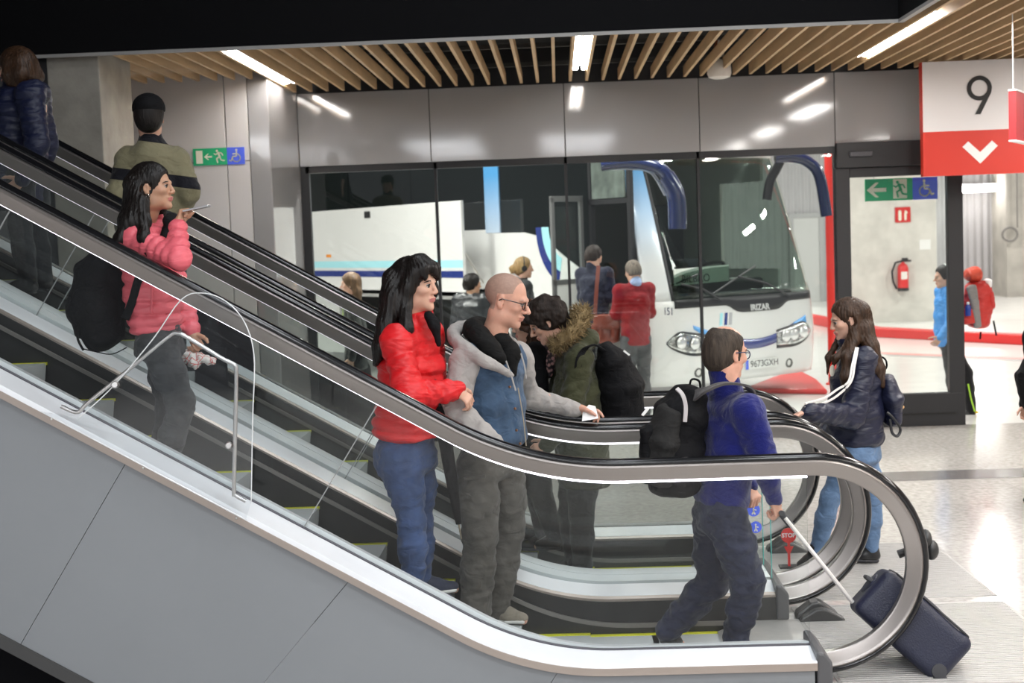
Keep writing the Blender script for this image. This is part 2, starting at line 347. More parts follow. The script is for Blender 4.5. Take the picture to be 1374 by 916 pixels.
s0 = empty('wall_sign', (sg[0], PY-.02, sg[2]), 'small red square extinguisher sign high on the concrete pier', 'sign')
MB().box((sg[0]-.15, PY-.03, sg[2]-.15), (sg[0]+.15, PY-.003, sg[2]+.15)).build('board', REDP, s0)
pw = mat('sign_cream', (.85, .82, .68), .5, emit=(.85, .82, .68), estr=.0)
pg = MB(); o0 = (sg[0], PY-.031, sg[2]); pg.stroke([(-.06, -.09), (-.06, .06)], .03, o0, X, Z, -Yv*.004); pg.stroke([(.05, -.09), (.05, .03)], .022, o0, X, Z, -Yv*.004); pg.stroke([(.05, .07), (.08, .04)], .015, o0, X, Z, -Yv*.004)
pg.build('pictogram', pw, s0)
nt_ = P(1241, 328, PY)
tag(MB().box((nt_[0]-.11, PY-.012, nt_[2]-.1), (nt_[0]+.11, PY-.002, nt_[2]+.1)).build('paper_notice', mat('paper_white', (.85, .84, .82), .6)), 'blank white paper notice taped to the concrete pier', 'notice')
# raised island with a red kerb, painted lines
def Pz(px, py, z=0):
    d = ray(px, py); return CC+d*((z-CAMZ)/d[2])
k0, k1 = Pz(1168, 452, 0), Pz(1374, 463, 0); kx = k1-k0
i0, i1 = k0, k0+kx*3.0; bk = V(-.9, 9, 0)
isl = MB().prism([tuple(q[:2]) for q in (i0+V(.12, .1, 0), i1+V(0, .1, 0), i1+bk, i0+bk+V(.12, 0, 0))], (0, 0, 0), X, Yv, Z*.15)
struct('floor_island', isl, BUSFLOOR)
ki = MB().prism([tuple(q[:2]) for q in (i0, i1, i1+V(0, .28, 0), i0+V(.25, .28, 0))], (0, 0, 0), X, Yv, Z*.17)
ki.prism([tuple(q[:2]) for q in (i0, i0+V(.28, .1, 0), i0+bk+V(.28, 0, 0), i0+bk)], (0, 0, 0), X, Yv, Z*.171)
struct('trim_5', ki, REDP, bevel=.02)
l0, l1 = Pz(1186, 475), Pz(1374, 482)
ln = MB().obox(l0-Z*.01, (l1-l0)*2.5, V(0, .35, 0), Z*.014); struct('trim_6', ln, mat('pink_line', (.75, .30, .28), .4))
ln = MB().obox(l0-Z*.01-V(0, .36, 0), (l1-l0)*2.5, V(0, .25, 0), Z*.013); struct('trim_7', ln, mat('grey_joint', (.35, .34, .33), .5))
# red dock kerb in front of the bus
c0, c1 = Pz(1050, 520), Pz(1114, 528)
dk = MB().prism([tuple(q[:2]) for q in (V(c0[0]-.6, c0[1]-.5, 0), V(c1[0]-.05, c1[1]-.1, 0), V(c1[0]+.05, c1[1]+1.2, 0), V(c0[0]+.5, c0[1]+1.9, 0))], (0, 0, 0), X, Yv, Z*.07)
struct('trim_8', dk, REDP, bevel=.03)
b0 = P(1113, 300, 19.2)
tag(MB().tube([(b0[0], 19.2, 0), (b0[0], 19.2, 4.6)], .055, 12).lathe([(.09, 0), (.09, .02)], (b0[0], 19.2, 0)).build('red_post', mat('post_red', (.75, .03, .02), .4), smooth=True), 'tall red post standing beside the bus, left of the black door frame', 'post')
wl = P(1315, 252, 39.0)
e = empty('wall_lamp', (wl[0], 39.3, wl[2]), 'bright horizontal tube lamp on the ribbed wall seen through the open doorway', 'lamp')
MB().box((wl[0]-.5, 39.3, wl[2]-.05), (wl[0]+.5, 39.9, wl[2]+.1)).build('bracket', WHITE, e)
MB().tube([(wl[0]-.48, 39.2, wl[2]), (wl[0]+.48, 39.2, wl[2])], .1, 12).build('tube', LAMP, e, smooth=True)
rp = P(1366, 305, 38.4)
tag(MB().tube([(rp[0], 38.45, 6), (rp[0], 38.45, rp[2])], .02).tube([(rp[0]-.2+.2*math.cos(t/8*math.pi)*1, 38.45, rp[2]-.18+.18*math.sin(t/8*math.pi)) for t in range(16)], .03, closed=True).build('hanging_cable', mat('cable_grey', (.18, .17, .16), .6), smooth=True), 'coiled cable hanging down the concrete wall at the far right', 'cable')

# ---------------------------------------------------------------- signs
GREEN = mat('sign_green', (.02, .44, .19), .45); BLUE = mat('sign_blue', (.085, .15, .85), .45); CREAM = pw
def man_running(mb, o, ax, ay, d, s, mi=0):
    A = lambda *q: [(x*s, y*s) for x, y in q]
    mb.disc((.12*s, .40*s), .085*s, o, ax, ay, d, mi, 12)
    mb.stroke(A((.04, .26), (-.06, -.02)), .075*s, o, ax, ay, d, mi)
    mb.stroke(A((.04, .26), (.22, .12), (.32, .2)), .04*s, o, ax, ay, d, mi); mb.stroke(A((.03, .26), (-.2, .24), (-.28, .08)), .04*s, o, ax, ay, d, mi)
    mb.stroke(A((-.04, -.03), (.16, -.14), (.1, -.42)), .05*s, o, ax, ay, d, mi); mb.stroke(A((-.06, -.03), (-.16, -.26), (-.38, -.3)), .05*s, o, ax, ay, d, mi)
def wheelchair(mb, o, ax, ay, d, s, mi=0):
    A = lambda *q: [(x*s, y*s) for x, y in q]
    mb.disc((-.06*s, .40*s), .075*s, o, ax, ay, d, mi, 12)
    mb.stroke(A((-.06, .28), (-.04, -.02), (.2, -.04), (.32, -.34), (.42, -.3)), .045*s, o, ax, ay, d, mi); mb.stroke(A((-.05, .14), (.18, .14)), .04*s, o, ax, ay, d, mi)
    pts = [(-.04+.27*math.cos(t), -.14+.27*math.sin(t)) for t in np.linspace(R(100), R(360), 14)]
    mb.stroke(A(*pts), .035*s, o, ax, ay, d, mi)
def arrow(mb, o, ax, ay, d, s, mi=0):
    mb.prism([(x*s, y*s) for x, y in ((-.5, 0), (-.05, .38), (.12, .38), (-.16, .1), (.5, .1), (.5, -.1), (-.16, -.1), (.12, -.38), (-.05, -.38))][::-1], o, ax, ay, d, mi)
# wall sign on the left wall
a, b = P(259, 200, SY), P(329, 219, SY); zt, zb = P(294, 198.5, SY)[2], P(294, 221, SY)[2]; zt = (P(259, 201, SY)[2]+P(329, 196, SY)[2])/2; zb = (P(259, 223, SY)[2]+P(329, 219.5, SY)[2])/2
xm = P(305, 210, SY)[0]; h = zt-zb
e = empty('exit_sign', (a[0], SY-.02, zb), 'green exit sign with running figure and blue wheelchair square on the left wall', 'exit sign')
MB().box((a[0], SY-.012, zb), (xm, SY-.001, zt)).build('green_panel', GREEN, e); MB().box((xm, SY-.0121, zb), (b[0], SY-.0011, zt)).build('blue_panel', BLUE, e)
yy = SY-.013; zc = (zt+zb)/2; su = (b[0]-a[0])/70
MB().box((a[0]+4*su, yy-.002, zb+.018), (a[0]+13*su, yy, zt-.02)).build('doorway_pictogram', CREAM, e)
g = MB(); arrow(g, (a[0]+20.5*su, yy, zc), X, Z, -Yv*.002, 11*su); g.build('arrow', CREAM, e)
g = MB(); man_running(g, (a[0]+35*su, yy, zc), -X, Z, -Yv*.002, h*.84); g.build('running_figure', CREAM, e)
g = MB(); wheelchair(g, (xm+(b[0]-xm)/2, yy, zc), -X, Z, -Yv*.002, h*.86); g.build('wheelchair_pictogram', CREAM, e)
# hanging sign beyond the door glass
HY = 15.7
a, b = P(1161, 255, HY), P(1258, 252, HY); zt = (P(1161, 240, HY)[2]+P(1258, 237.5, HY)[2])/2; zb = (P(1161, 270, HY)[2]+P(1258, 267, HY)[2])/2; w_ = b[0]-a[0]; h = zt-zb; zc = (zt+zb)/2
e = empty('hanging_exit_sign', (a[0], HY, zb), 'green and blue exit sign with left arrow hanging behind the door glass', 'exit sign')
xm = a[0]+w_*.655
MB().box((a[0], HY, zb), (xm, HY+.03, zt)).build('green_panel', GREEN, e); MB().box((xm, HY, zb), (b[0], HY+.03, zt)).build('blue_panel', BLUE, e)
g = MB(); yy = HY-.001; arrow(g, (a[0]+w_*.155, yy, zc), X, Z, -Yv*.003, w_*.27); g.build('arrow', CREAM, e)
g = MB(); g.box((a[0]+w_*.385, yy-.003, zb+.02), (a[0]+w_*.575, yy, zt-.01)); g.build('doorway_pictogram', CREAM, e)
g = MB(); man_running(g, (a[0]+w_*.475, yy-.004, zc), -X, Z, -Yv*.003, h*.8); g.build('running_figure', GREEN, e)
g = MB(); wheelchair(g, (a[0]+w_*.83, yy, zc), X, Z, -Yv*.003, h*.85); g.build('wheelchair_pictogram', CREAM, e)
for q in (a[0]+.1, b[0]-.1): MB().tube([(q, HY+.015, zt), (q, HY+.015, 3.6)], .006).build('hanger', ALU, e)
# the big gate sign
NY = 14.3
a = P(1238.5, 160, NY); zt = P(1240, 83.5, NY)[2]; zm = P(1300, 175, NY)[2]; zb = P(1300, 234.5, NY)[2]; x1 = a[0]+1.52
e = empty('gate_sign', (a[0], NY, zb), 'large white and red hanging gate sign with black 9 and white chevron', 'sign')
MB().box((a[0], NY, zm), (x1, NY+.1, zt)).build('white_face', mat('sign_white', (.74, .72, .72), .4), e); MB().box((a[0]-.003, NY-.001, zb), (x1, NY+.103, zm)).build('red_face', mat('sign_red', (.60, .03, .014), .4), e)
MB().box((a[0]-.008, NY+.004, zm), (a[0]-.001, NY+.1, zt)).build('red_edge', mat('sign_red', (.60, .03, .014), .4), e)
n = P(1314, 128, NY); s = NY/1908
nine = MB(); o0 = (n[0], NY-.002, n[2]); nine.disc((0, 9.5*s), 16.2*s, o0, X, Z, -Yv*.006, 0, 40, r2=10.6*s)
nine.prism([(q[0]*s, q[1]*s) for q in ((16.2, 9.5), (15.2, 3), (1.2, -24.5), (-6, -24.5), (8.2, 2))], o0, X, Z, -Yv*.0055)
nine.build('numeral_nine', mat('numeral_black', (.01, .01, .01), .5), e)
c = P(1315, 205, NY); ch = MB(); ch.prism([(q[0]*s, q[1]*s) for q in ((-23, 8.5), (-15.5, 15.5), (0, 1), (15.5, 15.5), (23, 8.5), (0, -14))], (c[0], NY-.002, c[2]), X, Z, -Yv*.006); ch.build('chevron', mat('chevron_white', (.85, .83, .82), .4), e)
# small red sign at the right edge on a wire
QY = 11.4
a = P(1353, 122, QY); zb = P(1353, 188, QY)[2]
e = empty('hanging_red_sign', (a[0], QY, zb), 'dark red hanging sign at the right edge of the picture on a thin wire', 'sign')
MB().obox((a[0], QY, zb), V(.5, .95, 0), V(.05, -.02, 0), Z*(a[2]-zb)).build('board', mat('dim_red', (.42, .025, .03), .45), e)
MB().obox((a[0]-.004, QY-.006, a[2]), V(.506, .96, 0), V(.06, -.02, 0), Z*.012).build('edge_strip', WHITE, e)
MB().obox((a[0]-.004, QY-.006, zb-.012), V(.506, .96, 0), V(.06, -.02, 0), Z*.012).build('edge_strip', WHITE, e)
MB().tube([(a[0]+.05, QY+.04, a[2]), (a[0]+.05, QY+.04, CZ+.1)], .004, 6).build('wire', WHITE, e)
# loudspeaker
lp = P(965, 92, 14.3)
e = empty('ceiling_speaker', (lp[0], 14.3, lp[2]), 'round white ceiling loudspeaker hanging between the wooden slats', 'speaker')
MB().lathe([(.02, .09), (.09, .085), (.115, .05), (.12, -.05), (.105, -.085), (.06, -.1), (.02, -.102)], (lp[0], 14.3, lp[2])).build('housing', mat('speaker_white', (.72, .68, .62), .5), e, smooth=True)
MB().tube([(lp[0], 14.3, lp[2]+.08), (lp[0], 14.3, CZ+.4)], .012).build('stem', WHITE, e)
MB().tube([(lp[0]-.02, 14.28, lp[2]+.08), (lp[0]-.05, 14.2, lp[2]+.2), (lp[0]-.01, 14.22, lp[2]+.3), (lp[0]-.04, 14.25, CZ+.4)], .012).build('cable', mat('cable_brown', (.25, .08, .04), .6), e)
MB().box((lp[0]-.06, 14.2, CZ+.12), (lp[0]+.04, 14.34, CZ+.2)).build('junction_box', mat('box_grey', (.3, .29, .28), .6), e)
# ---------------------------------------------------------------- coach
PH = R(55); BH = V(math.cos(PH), -math.sin(PH), 0); BL = V(math.sin(PH), math.cos(PH), 0)
BO = P(878, 455, 16.9); BO[2] = 0
def BW(u, v, w): return BO+BH*u+BL*v+Z*w
def bside(px, py, v=0):
    d = ray(px, py); t = ((BO+BL*v-CC)@BL)/(d@BL); p = CC+d*t-BO; return p@BH, p[2]
CW = mat('coach_white', (.80, .79, .78), .22, coat=.5)
def grad_white_blue(name, z0, z1, c0, c1):
    m = mat(name, (1, 1, 1), .22, coat=.5); nt = m.node_tree; b = nt.nodes['Principled BSDF']
    tc = nt.nodes.new('ShaderNodeTexCoord'); sp = nt.nodes.new('ShaderNodeSeparateXYZ'); mr = nt.nodes.new('ShaderNodeMapRange'); cr = nt.nodes.new('ShaderNodeValToRGB')
    nt.links.new(tc.outputs['Object'], sp.inputs[0]); nt.links.new(sp.outputs['Z'], mr.inputs[0]); mr.inputs[1].default_value = z0; mr.inputs[2].default_value = z1
    cr.color_ramp.elements[0].color = c0+(1,); cr.color_ramp.elements[1].color = c1+(1,)
    nt.links.new(mr.outputs[0], cr.inputs[0]); nt.links.new(cr.outputs[0], b.inputs['Base Color']); return m
PILB = grad_white_blue('pillar_white_to_blue', 1.75, 3.0, (.78, .79, .8), (.10, .38, .75))
NAVY = mat('coach_navy', (.025, .045, .22), .25, coat=.5); CYAN = mat('coach_cyan', (.42, .80, .88), .25); SKY = mat('coach_sky_blue', (.10, .36, .78), .25)
DGL = mat('tinted_coach_glass', (.006, .009, .009), .06, spec=.6)
WSG = glass('windscreen_glass', (.55, .62, .58), 1.0)
DARK = mat('dark_interior', (.02, .02, .02), .7)
bus = empty('coach', BO, 'large white touring coach with navy mirrors parked behind the glazing, number 151', 'coach')
NW = 2.74
def rake(w): return -0.04*max(0, .6-w)/.3 - (0 if w < .9 else .05*(w-.9)/.4 if w < 1.3 else .05+.34*(w-1.3)+.02*(w-1.3)**2)
def FS(v, w, off=0):
    q = abs(v-NW/2)/(NW/2); u = .10+rake(w)-.06*q**2-.16*q**8
    return BW(u+off, v, w)
def fpatch(mb, lo, hi, w0, w1, nv=24, nw=14, off=0, th=.03, mi=0):
    "patch on the nose; lo/hi are v limits as functions of w; given thickness"
    for o_ in (off, off-th):
        vs = []; 
        for j in range(nw+1):
            for i in range(nv+1):
                s = i/nv; w = w0(s) + (w1(s)-w0(s))*j/nw if callable(w0) else w0+(w1-w0)*j/nw
                v = lo(w)+(hi(w)-lo(w))*s; vs.append(FS(v, w, o_))
        fs = [(j*(nv+1)+i, j*(nv+1)+i+1, (j+1)*(nv+1)+i+1, (j+1)*(nv+1)+i) for j in range(nw) for i in range(nv)]
        mb.add(vs, fs, mi)
    n = (nv+1)*(nw+1); base = len(mb.v)-2*n
    ring = [i for i in range(nv+1)]+[j*(nv+1)+nv for j in range(1, nw+1)]+[nw*(nv+1)+i for i in range(nv-1, -1, -1)]+[j*(nv+1) for j in range(nw-1, 0, -1)]
    fs = [(base+ring[k], base+ring[(k+1) % len(ring)], base+n+ring[(k+1) % len(ring)], base+n+ring[k]) for k in range(len(ring))]
    mb.f += fs; mb.m += [mi]*len(fs); return mb
c_ = lambda q: (lambda w: q)
def wsl(w): return .30+.05*(w-1.3)
def wsr(w): return NW-.05
dip = lambda s: 1.21-.10*math.exp(-((s-.55)/.19)**8)
m = MB(); fpatch(m, c_(0), c_(NW), .28, 1.30, 40, 14, 0, .05); fpatch(m, lambda w: .02+.13*(w-1.3)/1.75, lambda w: wsl(w)-.004, 1.30, 3.05, 8, 14, 0, .05, 1); fpatch(m, c_(0), c_(NW), 3.05, 3.4, 24, 4, 0, .05)
m.build('nose_panel', [CW, PILB], bus, smooth='all')
m = MB(); fpatch(m, wsl, wsr, 1.30, 3.05, 24, 16, -.004, .012); m.build('windscreen', WSG, bus, smooth='all')
m = MB(); fpatch(m, c_(.32), c_(NW-.06), dip, lambda s: 1.31, 40, 3, .006, .02); m.build('windscreen_base_mask', FRAME, bus, smooth='all')
m = MB(); fpatch(m, lambda w: wsl(w)-.012, lambda w: wsl(w)+.03, 1.3, 3.05, 2, 14, .003, .02); m.build('windscreen_seal', FRAME, bus, smooth='all')
bot = grad_white_blue('bumper_floor_reflection', .3, .6, (.78, .70, .68), (.8, .79, .78))  # pink reflection of the red floor painted into the lower bumper colour
# smile stripe
m = MB(); fpatch(m, c_(.8), c_(2.2), lambda s: .65+.17*(2*s-1)**2, lambda s: .77+.16*(2*s-1)**2, 24, 2, .004, .01); m.build('nose_stripe', NAVY, bus, smooth='all')
m = MB(); fpatch(m, c_(2.201), c_(2.46), lambda s: .82+.1*s, lambda s: .93+.08*s, 6, 2, .004, .01); m.build('nose_stripe_end', SKY, bus, smooth='all')
m = MB(); fpatch(m, c_(.55), c_(.799), lambda s: .95-.14*s, lambda s: 1.0-.09*s, 6, 2, .004, .01); m.build('nose_stripe_end', SKY, bus, smooth='all')
# head lamps
for side_ in (0, 1):
    f = (lambda v: v) if not side_ else (lambda v: NW-v)
    A, B = f(.18), f(.86)
    m = MB(); fpatch(m, c_(A), c_(B), lambda s: .80-.14*math.sin(min(1, s*1.6)*math.pi/2)**.7*(1 if s < .98 else .9), lambda s: .80+.15*math.sin(min(1, s*3+.02)*math.pi/2)-.12*s, 18, 8, .010, .02)
    hl = m.build('headlamp', mat('lamp_chrome', (.55, .56, .55), .12, metal=.9, var=.6, vscale=14, bump=1, bscale=18), bus, smooth='all')
    m = MB(); fpatch(m, c_(A), c_(B), lambda s: .80-.165*math.sin(min(1, s*1.6)*math.pi/2)**.7-.01, lambda s: .80+.165*math.sin(min(1, s*3+.02)*math.pi/2)-.12*s+.01, 18, 3, .006, .012); m.build('lamp_rim', FRAME, hl, smooth='all')
    for q, w in ((.36, .80), (.55, .78), (.70, .77)):
        p = FS(f(q), w, .02); m = MB(); m.lathe([(.075, 0), (.07, .006), (.05, .02), (.02, .026)], p, 16, ax=BH); m.build('bulb_lens', mat('lens_clear', (.8, .8, .8), .05, metal=.6), hl, smooth=True)
    p = FS(f(.62), .42, .0); m = MB(); m.lathe([(.06, -.01), (.06, .008), (.04, .012), (.035, -.01)], p, 16, ax=BH); m.build('fog_lamp', mat('fog_grey', (.12, .12, .11), .2), bus, smooth=True)
# wipers, plate, lettering
m = MB()
for v0, v1, w1_ in ((1.0, .45, 1.5), (2.15, 1.35, 1.55)):
    m.tube([FS(v0, 1.27, .03), FS((v0+v1)/2, 1.33+.5*(w1_-1.3), .06), FS(v1, w1_, .03)], .012); m.tube([FS(v1-.45, 1.36, .015), FS(v1+.35, w1_+.12, .02)], .010)
m.build('wipers', FRAME, bus)
pc = FS(1.62, .455, .012); pm = MB().obox(pc-BL*.27-Z*.06, BL*.54, Z*.12, BH*.008); pl = pm.build('number_plate', WHITE, bus)
MB().obox(pc-BL*.268-Z*.058+BH*.008, BL*.045, Z*.116, BH*.001).build('plate_band', BLUE, pl)
ink = mat('plate_ink', (.02, .02, .025), .5)
text('plate_digits', '9673', pc-BL*.08+BH*.0095, BL, Z, .115, ink, pl, .0005); text('plate_letters', 'GXH', pc+BL*.155+BH*.0095, BL, Z, .115, ink, pl, .0005)
text('lettering', 'IRIZAR', FS(1.63, 1.155, .012), BL, FS(1.63, 1.2)-FS(1.63, 1.1), .105, mat('letter_grey', (.62, .62, .62), .4), bus, .002, bold=.003)
for i, mm in enumerate((CYAN, NAVY, mat('logo_grey', (.45, .45, .47), .4))):
    m = MB(); v0 = .95+.075*i
    for k in range(1): fpatch(m, lambda w, v0=v0: v0+.22*(w-.98), lambda w, v0=v0: v0+.045+.22*(w-.98), .97, 1.12, 2, 4, .004, .008)
    m.build('logo_bar', mm, bus)
u, w = bside(898, 418); text('fleet_number', '151', BW(u, -.012, w), BH, Z, .125, mat('number_ink', (.03, .04, .09), .4), bus, .002)
# right-hand side wall, built as coloured panels with real openings
sd = MB()
def sp(u0, u1, w0, w1, mi=0, v=0): sd.obox(BW(u0, v, w0), BH*(u1-u0), Z*(w1-w0), BL*.05, mi)
U_F = -.50
sp(-.40+.02, -.28, .3, 1.3)
sp(-12.2, -8.4, .3, 2.25); sp(-8.4, -3.45, 1.42, 2.25); sp(-3.45, -1.2, 1.22, 1.6); sp(-8.4, -3.45, .3, .45); sp(-1.75, -1.2, .3, 1.22); sp(-3.45, -3.15, .3, 1.22); sp(-1.2, -.95, 3.05, 3.4)
sd.prism([(-3.6, 1.6), (-1.2, 1.6), (-1.2, 1.62), (-1.45, 1.70), (-1.75, 1.84), (-2.1, 2.02), (-2.4, 2.14), (-2.7, 2.19), (-3.6, 2.2)], BO-BL*0, BH, Z, BL*.05, 0)
sd.build('side_wall', CW, bus)
# windows of the side: each its own pane
for a, b in ((-12.1, -9.9), (-9.88, -7.9), (-7.88, -5.8), (-5.78, -3.68)):
    MB().obox(BW(a, .012, 2.25), BH*(b-a), Z*1.2, BL*.02).build('side_window', DGL, bus)
m = MB(); m.prism([(-3.3, 2.2), (-2.7, 2.19), (-2.4, 2.14), (-2.1, 2.02), (-1.75, 1.84), (-1.45, 1.70), (-1.2, 1.62), (-1.2, 3.45), (-3.3, 3.45)], BO+BL*.012, BH, Z, BL*.02); m.build('side_window', DGL, bus)
MB().obox(BW(-3.67, -.006, 2.2), BH*.37, Z*1.2, BL*.03).build('window_pillar', PILB, bus)
# swoosh on the flank
m = MB(); n = 14
def arcband(r0, r1, mi):
    cx_, cz_ = -1.75, 2.25
    for k in range(n):
        t0, t1 = R(180+75*k/n), R(180+75*(k+1)/n)
        m.prism([(cx_+r*math.cos(t)*.9, cz_+r*math.sin(t)) for r, t in ((r0, t0), (r1, t0), (r1, t1), (r0, t1))], BO-BL*.004, BH, Z, BL*.004, mi)
arcband(.42, .60, 0); arcband(.60, .75, 1); m.build('flank_swoosh', [CYAN, NAVY], bus)
# raised luggage flap with stripes
fv = -.5; hz0, hz1 = 1.40, 2.66
m = MB(); m.obox(BW(-8.25, fv, hz0), BH*4.75, Z*(hz1-hz0), BL*.05, 0)
fl_ = m.build('luggage_flap', CW, bus, bevel=.01)
MB().obox(BW(-8.25, fv-.003, 1.74), BH*4.75, Z*.105, BL*.003).build('cyan_stripe', CYAN, fl_); MB().obox(BW(-8.25, fv-.0032, 1.60), BH*4.75, Z*.095, BL*.003).build('navy_stripe', NAVY, fl_)
MB().obox(BW(-6.35, fv-.01, 2.5), BH*.18, Z*.1, BL*.012).build('flap_latch', FRAME, fl_); MB().obox(BW(-7.75, fv-.01, 1.91), BH*.16, Z*.045, BL*.012).build('marker_lamp', mat('amber', (.9, .3, .03), .3), fl_)
for u in (-8.0, -3.8): MB().tube([BW(u, 0, 1.5), BW(u, fv+.05, 2.2)], .02).build('flap_strut', ALU, bus)
# dark luggage bay
m = MB(); m.obox(BW(-8.4, 1.2, .45), BH*4.95, Z*.97, BL*.04).obox(BW(-8.4, .05, .42), BH*4.95, Z*.03, BL*1.2).obox(BW(-8.4, .05, 1.42), BH*4.95, Z*.03, BL*1.2).obox(BW(-8.44, .05, .45), BH*.04, Z*.97, BL*1.2).obox(BW(-3.45, .05, .45), BH*.04, Z*.97, BL*1.2); m.build('luggage_bay', DARK, bus)
# wheel
m = MB(); c = BW(-2.45, .02, .52); m.lathe([(.3, -.02), (.34, -.06), (.48, -.05), (.52, 0), (.52, .2), (.48, .26), (.3, .26)], c, 32, ax=BL); wh = m.build('wheel', mat('tyre', (.02, .02, .02), .8), bus, smooth=True)
MB().lathe([(.02, .02), (.12, .0), (.14, .06), (.30, .05), (.32, -.02), (.31, .1)], c, 24, ax=BL).build('wheel_rim', ALU, wh, smooth=True)
MB().obox(BW(-3.15, .45, .3), BH*1.4, Z*1.0, BL*.03).obox(BW(-3.15, 0.0501, 1.2), BH*1.4, Z*.02, BL*.4).build('wheel_arch', DARK, bus)
# shell: roof, far side, rear, floor
m = MB(); m.obox(BW(-12.2, 0.05, 3.38), BH*11.2, BL*2.45, Z*.08).obox(BW(-12.2, 2.5, .3), BH*11.7, Z*1.3, BL*.05).obox(BW(-12.2, 2.5, 1.6), BH*10.6, Z*1.8, BL*.05).obox(BW(-1.6, 2.5, 2.75), BH*.8, Z*.6, BL*.05).obox(BW(-12.2, .05, .3), BH*.05, BL*2.45, Z*3.1).obox(BW(-12.2, .05, 1.25), BH*11.0, BL*2.45, Z*.05); m.build('shell', [CW], bus)
MB().obox(BW(-3.4, .06, 1.3), BH*.05, BL*2.4, Z*2.0).build('cabin_bulkhead', mat('cabin_grey', (.10, .11, .105), .8), bus)
MB().obox(BW(-.95, .4, 1.1), BH*.72, BL*2.1, Z*.24).obox(BW(-1.15, 1.3, 1.2), BH*.5, BL*1.1, Z*.30).build('dashboard', mat('dash_grey', (.04, .04, .042), .6), bus, bevel=.05)
p = BW(-1.3, 1.95, 1.62); ax_ = BH*-.35+Z*.9; ax_ /= np.linalg.norm(ax_); e1 = BL; e2 = np.cross(ax_, e1)
m = MB(); m.tube([p+(e1*math.cos(t)+e2*math.sin(t))*.25 for t in np.linspace(0, 2*math.pi, 24, endpoint=False)], .02, closed=True).tube([p-e1*.25, p+e1*.25], .018).tube([p, p-ax_*.3], .04); m.build('steering_wheel', mat('wheel_grey', (.06, .06, .06), .5), bus, smooth=True)
for v0, u0 in ((1.75, -2.1), (.3, -2.6)):
    MB().obox(BW(u0, v0, 1.6), BH*.5, BL*.5, Z*.15).obox(BW(u0-.1, v0, 1.65), BH*.14, BL*.5, Z*.85).build('seat', mat('coach_seat', (.08, .09, .11), .8), bus, bevel=.05)
# destination card behind the windscreen
p = FS(.85, 1.58, -.05); MB().obox(p-BL*.44-Z*.1, BL*.88+Z*.02, Z*.2, BH*.006).build('destination_card', mat('card', (.92, .95, .90), .6), bus)
text('card_lettering', 'BILBAO', p+BH*.009-BL*.1-Z*.03, BL, Z, .135, mat('card_ink', (.03, .04, .04), .5), bus, .001)
# doorway and the open door leaf
m = MB(); m.obox(BW(-1.2, .6, .35), BH*.85, Z*.3, BL*.05).obox(BW(-1.2, .05, .32), BH*.85, BL*.55, Z*.03).obox(BW(-1.2, .6, .62), BH*.85, BL*.5, Z*.03).obox(BW(-1.2, 1.1, .62), BH*.85, BL*.03, Z*.62); m.build('door_steps', DARK, bus)
m = MB(); m.obox(BW(-1.22, -.01, .3), BH*.05, BL*.06, Z*2.9).obox(BW(-.44, -.01, 1.3), BH*.06, BL*.06, Z*1.75).obox(BW(-1.22, -.01, 2.5), BH*.8, BL*.06, Z*.06).obox(BW(-1.22, -.01, 3.05), BH*.7, BL*.06, Z*.1); m.build('door_frame', FRAME, bus)
MB().obox(BW(-1.16, .0, 2.57), BH*.66, Z*.46, BL*.02).build('fanlight', mat('curtain_glass', (.16, .19, .17), .15, var=.3, vscale=6), bus)
a0 = BW(-1.32, -.06, .45); ld = -BL*.82+BH*.2
m = MB(); m.obox(a0, ld*.06, Z*2.15, BH*.05).obox(a0+ld*.64, ld*.06, Z*2.15, BH*.05).obox(a0+Z*2.1, ld*.7, Z*.07, BH*.05).obox(a0+Z*1.08, ld*.7, Z*.06, BH*.05)
dl = m.build('door_leaf', mat('door_leaf_grey', (.16, .16, .16), .35), bus)
MB().obox(a0+ld*.06+BH*.01, ld*.58, Z*1.08, BH*.03).build('lower_panel', CW, dl); MB().obox(a0+ld*.06+BH*.02+Z*1.14, ld*.58, Z*.96, BH*.01).build('pane', WGL, dl)
# mirrors
MIR = mat('mirror_navy', (.012, .020, .075), .25, coat=.6)
def ribbon(pts, wid, th, mb):
    pts = [np.array(q) for q in pts]
    def sd_(i):
        t = pts[min(i+1, len(pts)-1)]-pts[max(i-1, 0)]; t /= np.linalg.norm(t); b = np.cross(t, Yv); b /= np.linalg.norm(b); return b, Yv
    prof = [(wid*math.cos(a), th*math.sin(a)) for a in np.linspace(0, 2*math.pi, 12, endpoint=False)]
    W_ = wid if hasattr(wid, '__len__') else None
    return mb.sweep(pts, prof, side=sd_)
def crv(px, n=28):
    q = [np.array(p, float) for p in px]; out = []
    for t in np.linspace(0, len(q)-1.0001, n):
        i = int(t); f = t-i; p0, p1, p2, p3 = q[max(i-1, 0)], q[i], q[i+1], q[min(i+2, len(q)-1)]
        out.append(.5*((2*p1)+(-p0+p2)*f+(2*p0-5*p1+4*p2-p3)*f*f+(-p0+3*p1-3*p2+p3)*f**3))
    return out
Ym = 16.35
m = MB(); ribbon([P(*q, Ym) for q in crv([(806, 221), (838, 217), (872, 221), (893, 233), (905, 262), (908, 304)])], .075, .09, m); ma = m.build('mirror_arm', MIR, bus, smooth=True)
m = MB(); ribbon([P(*q, Ym-.02) for q in crv([(893, 236), (906, 258), (909, 285), (909, 307)], 10)], .105, .11, m); m.build('mirror_head', MIR, ma, smooth=True)
m = MB(); ribbon([P(*q, Ym+.1) for q in crv([(812, 226), (850, 226), (866, 228), (878, 236), (893, 262)], 14)], .018, .03, m); m.build('mirror_brace', mat('brace_grey', (.3, .32, .38), .3), ma, smooth=True)
Ym = 18.3
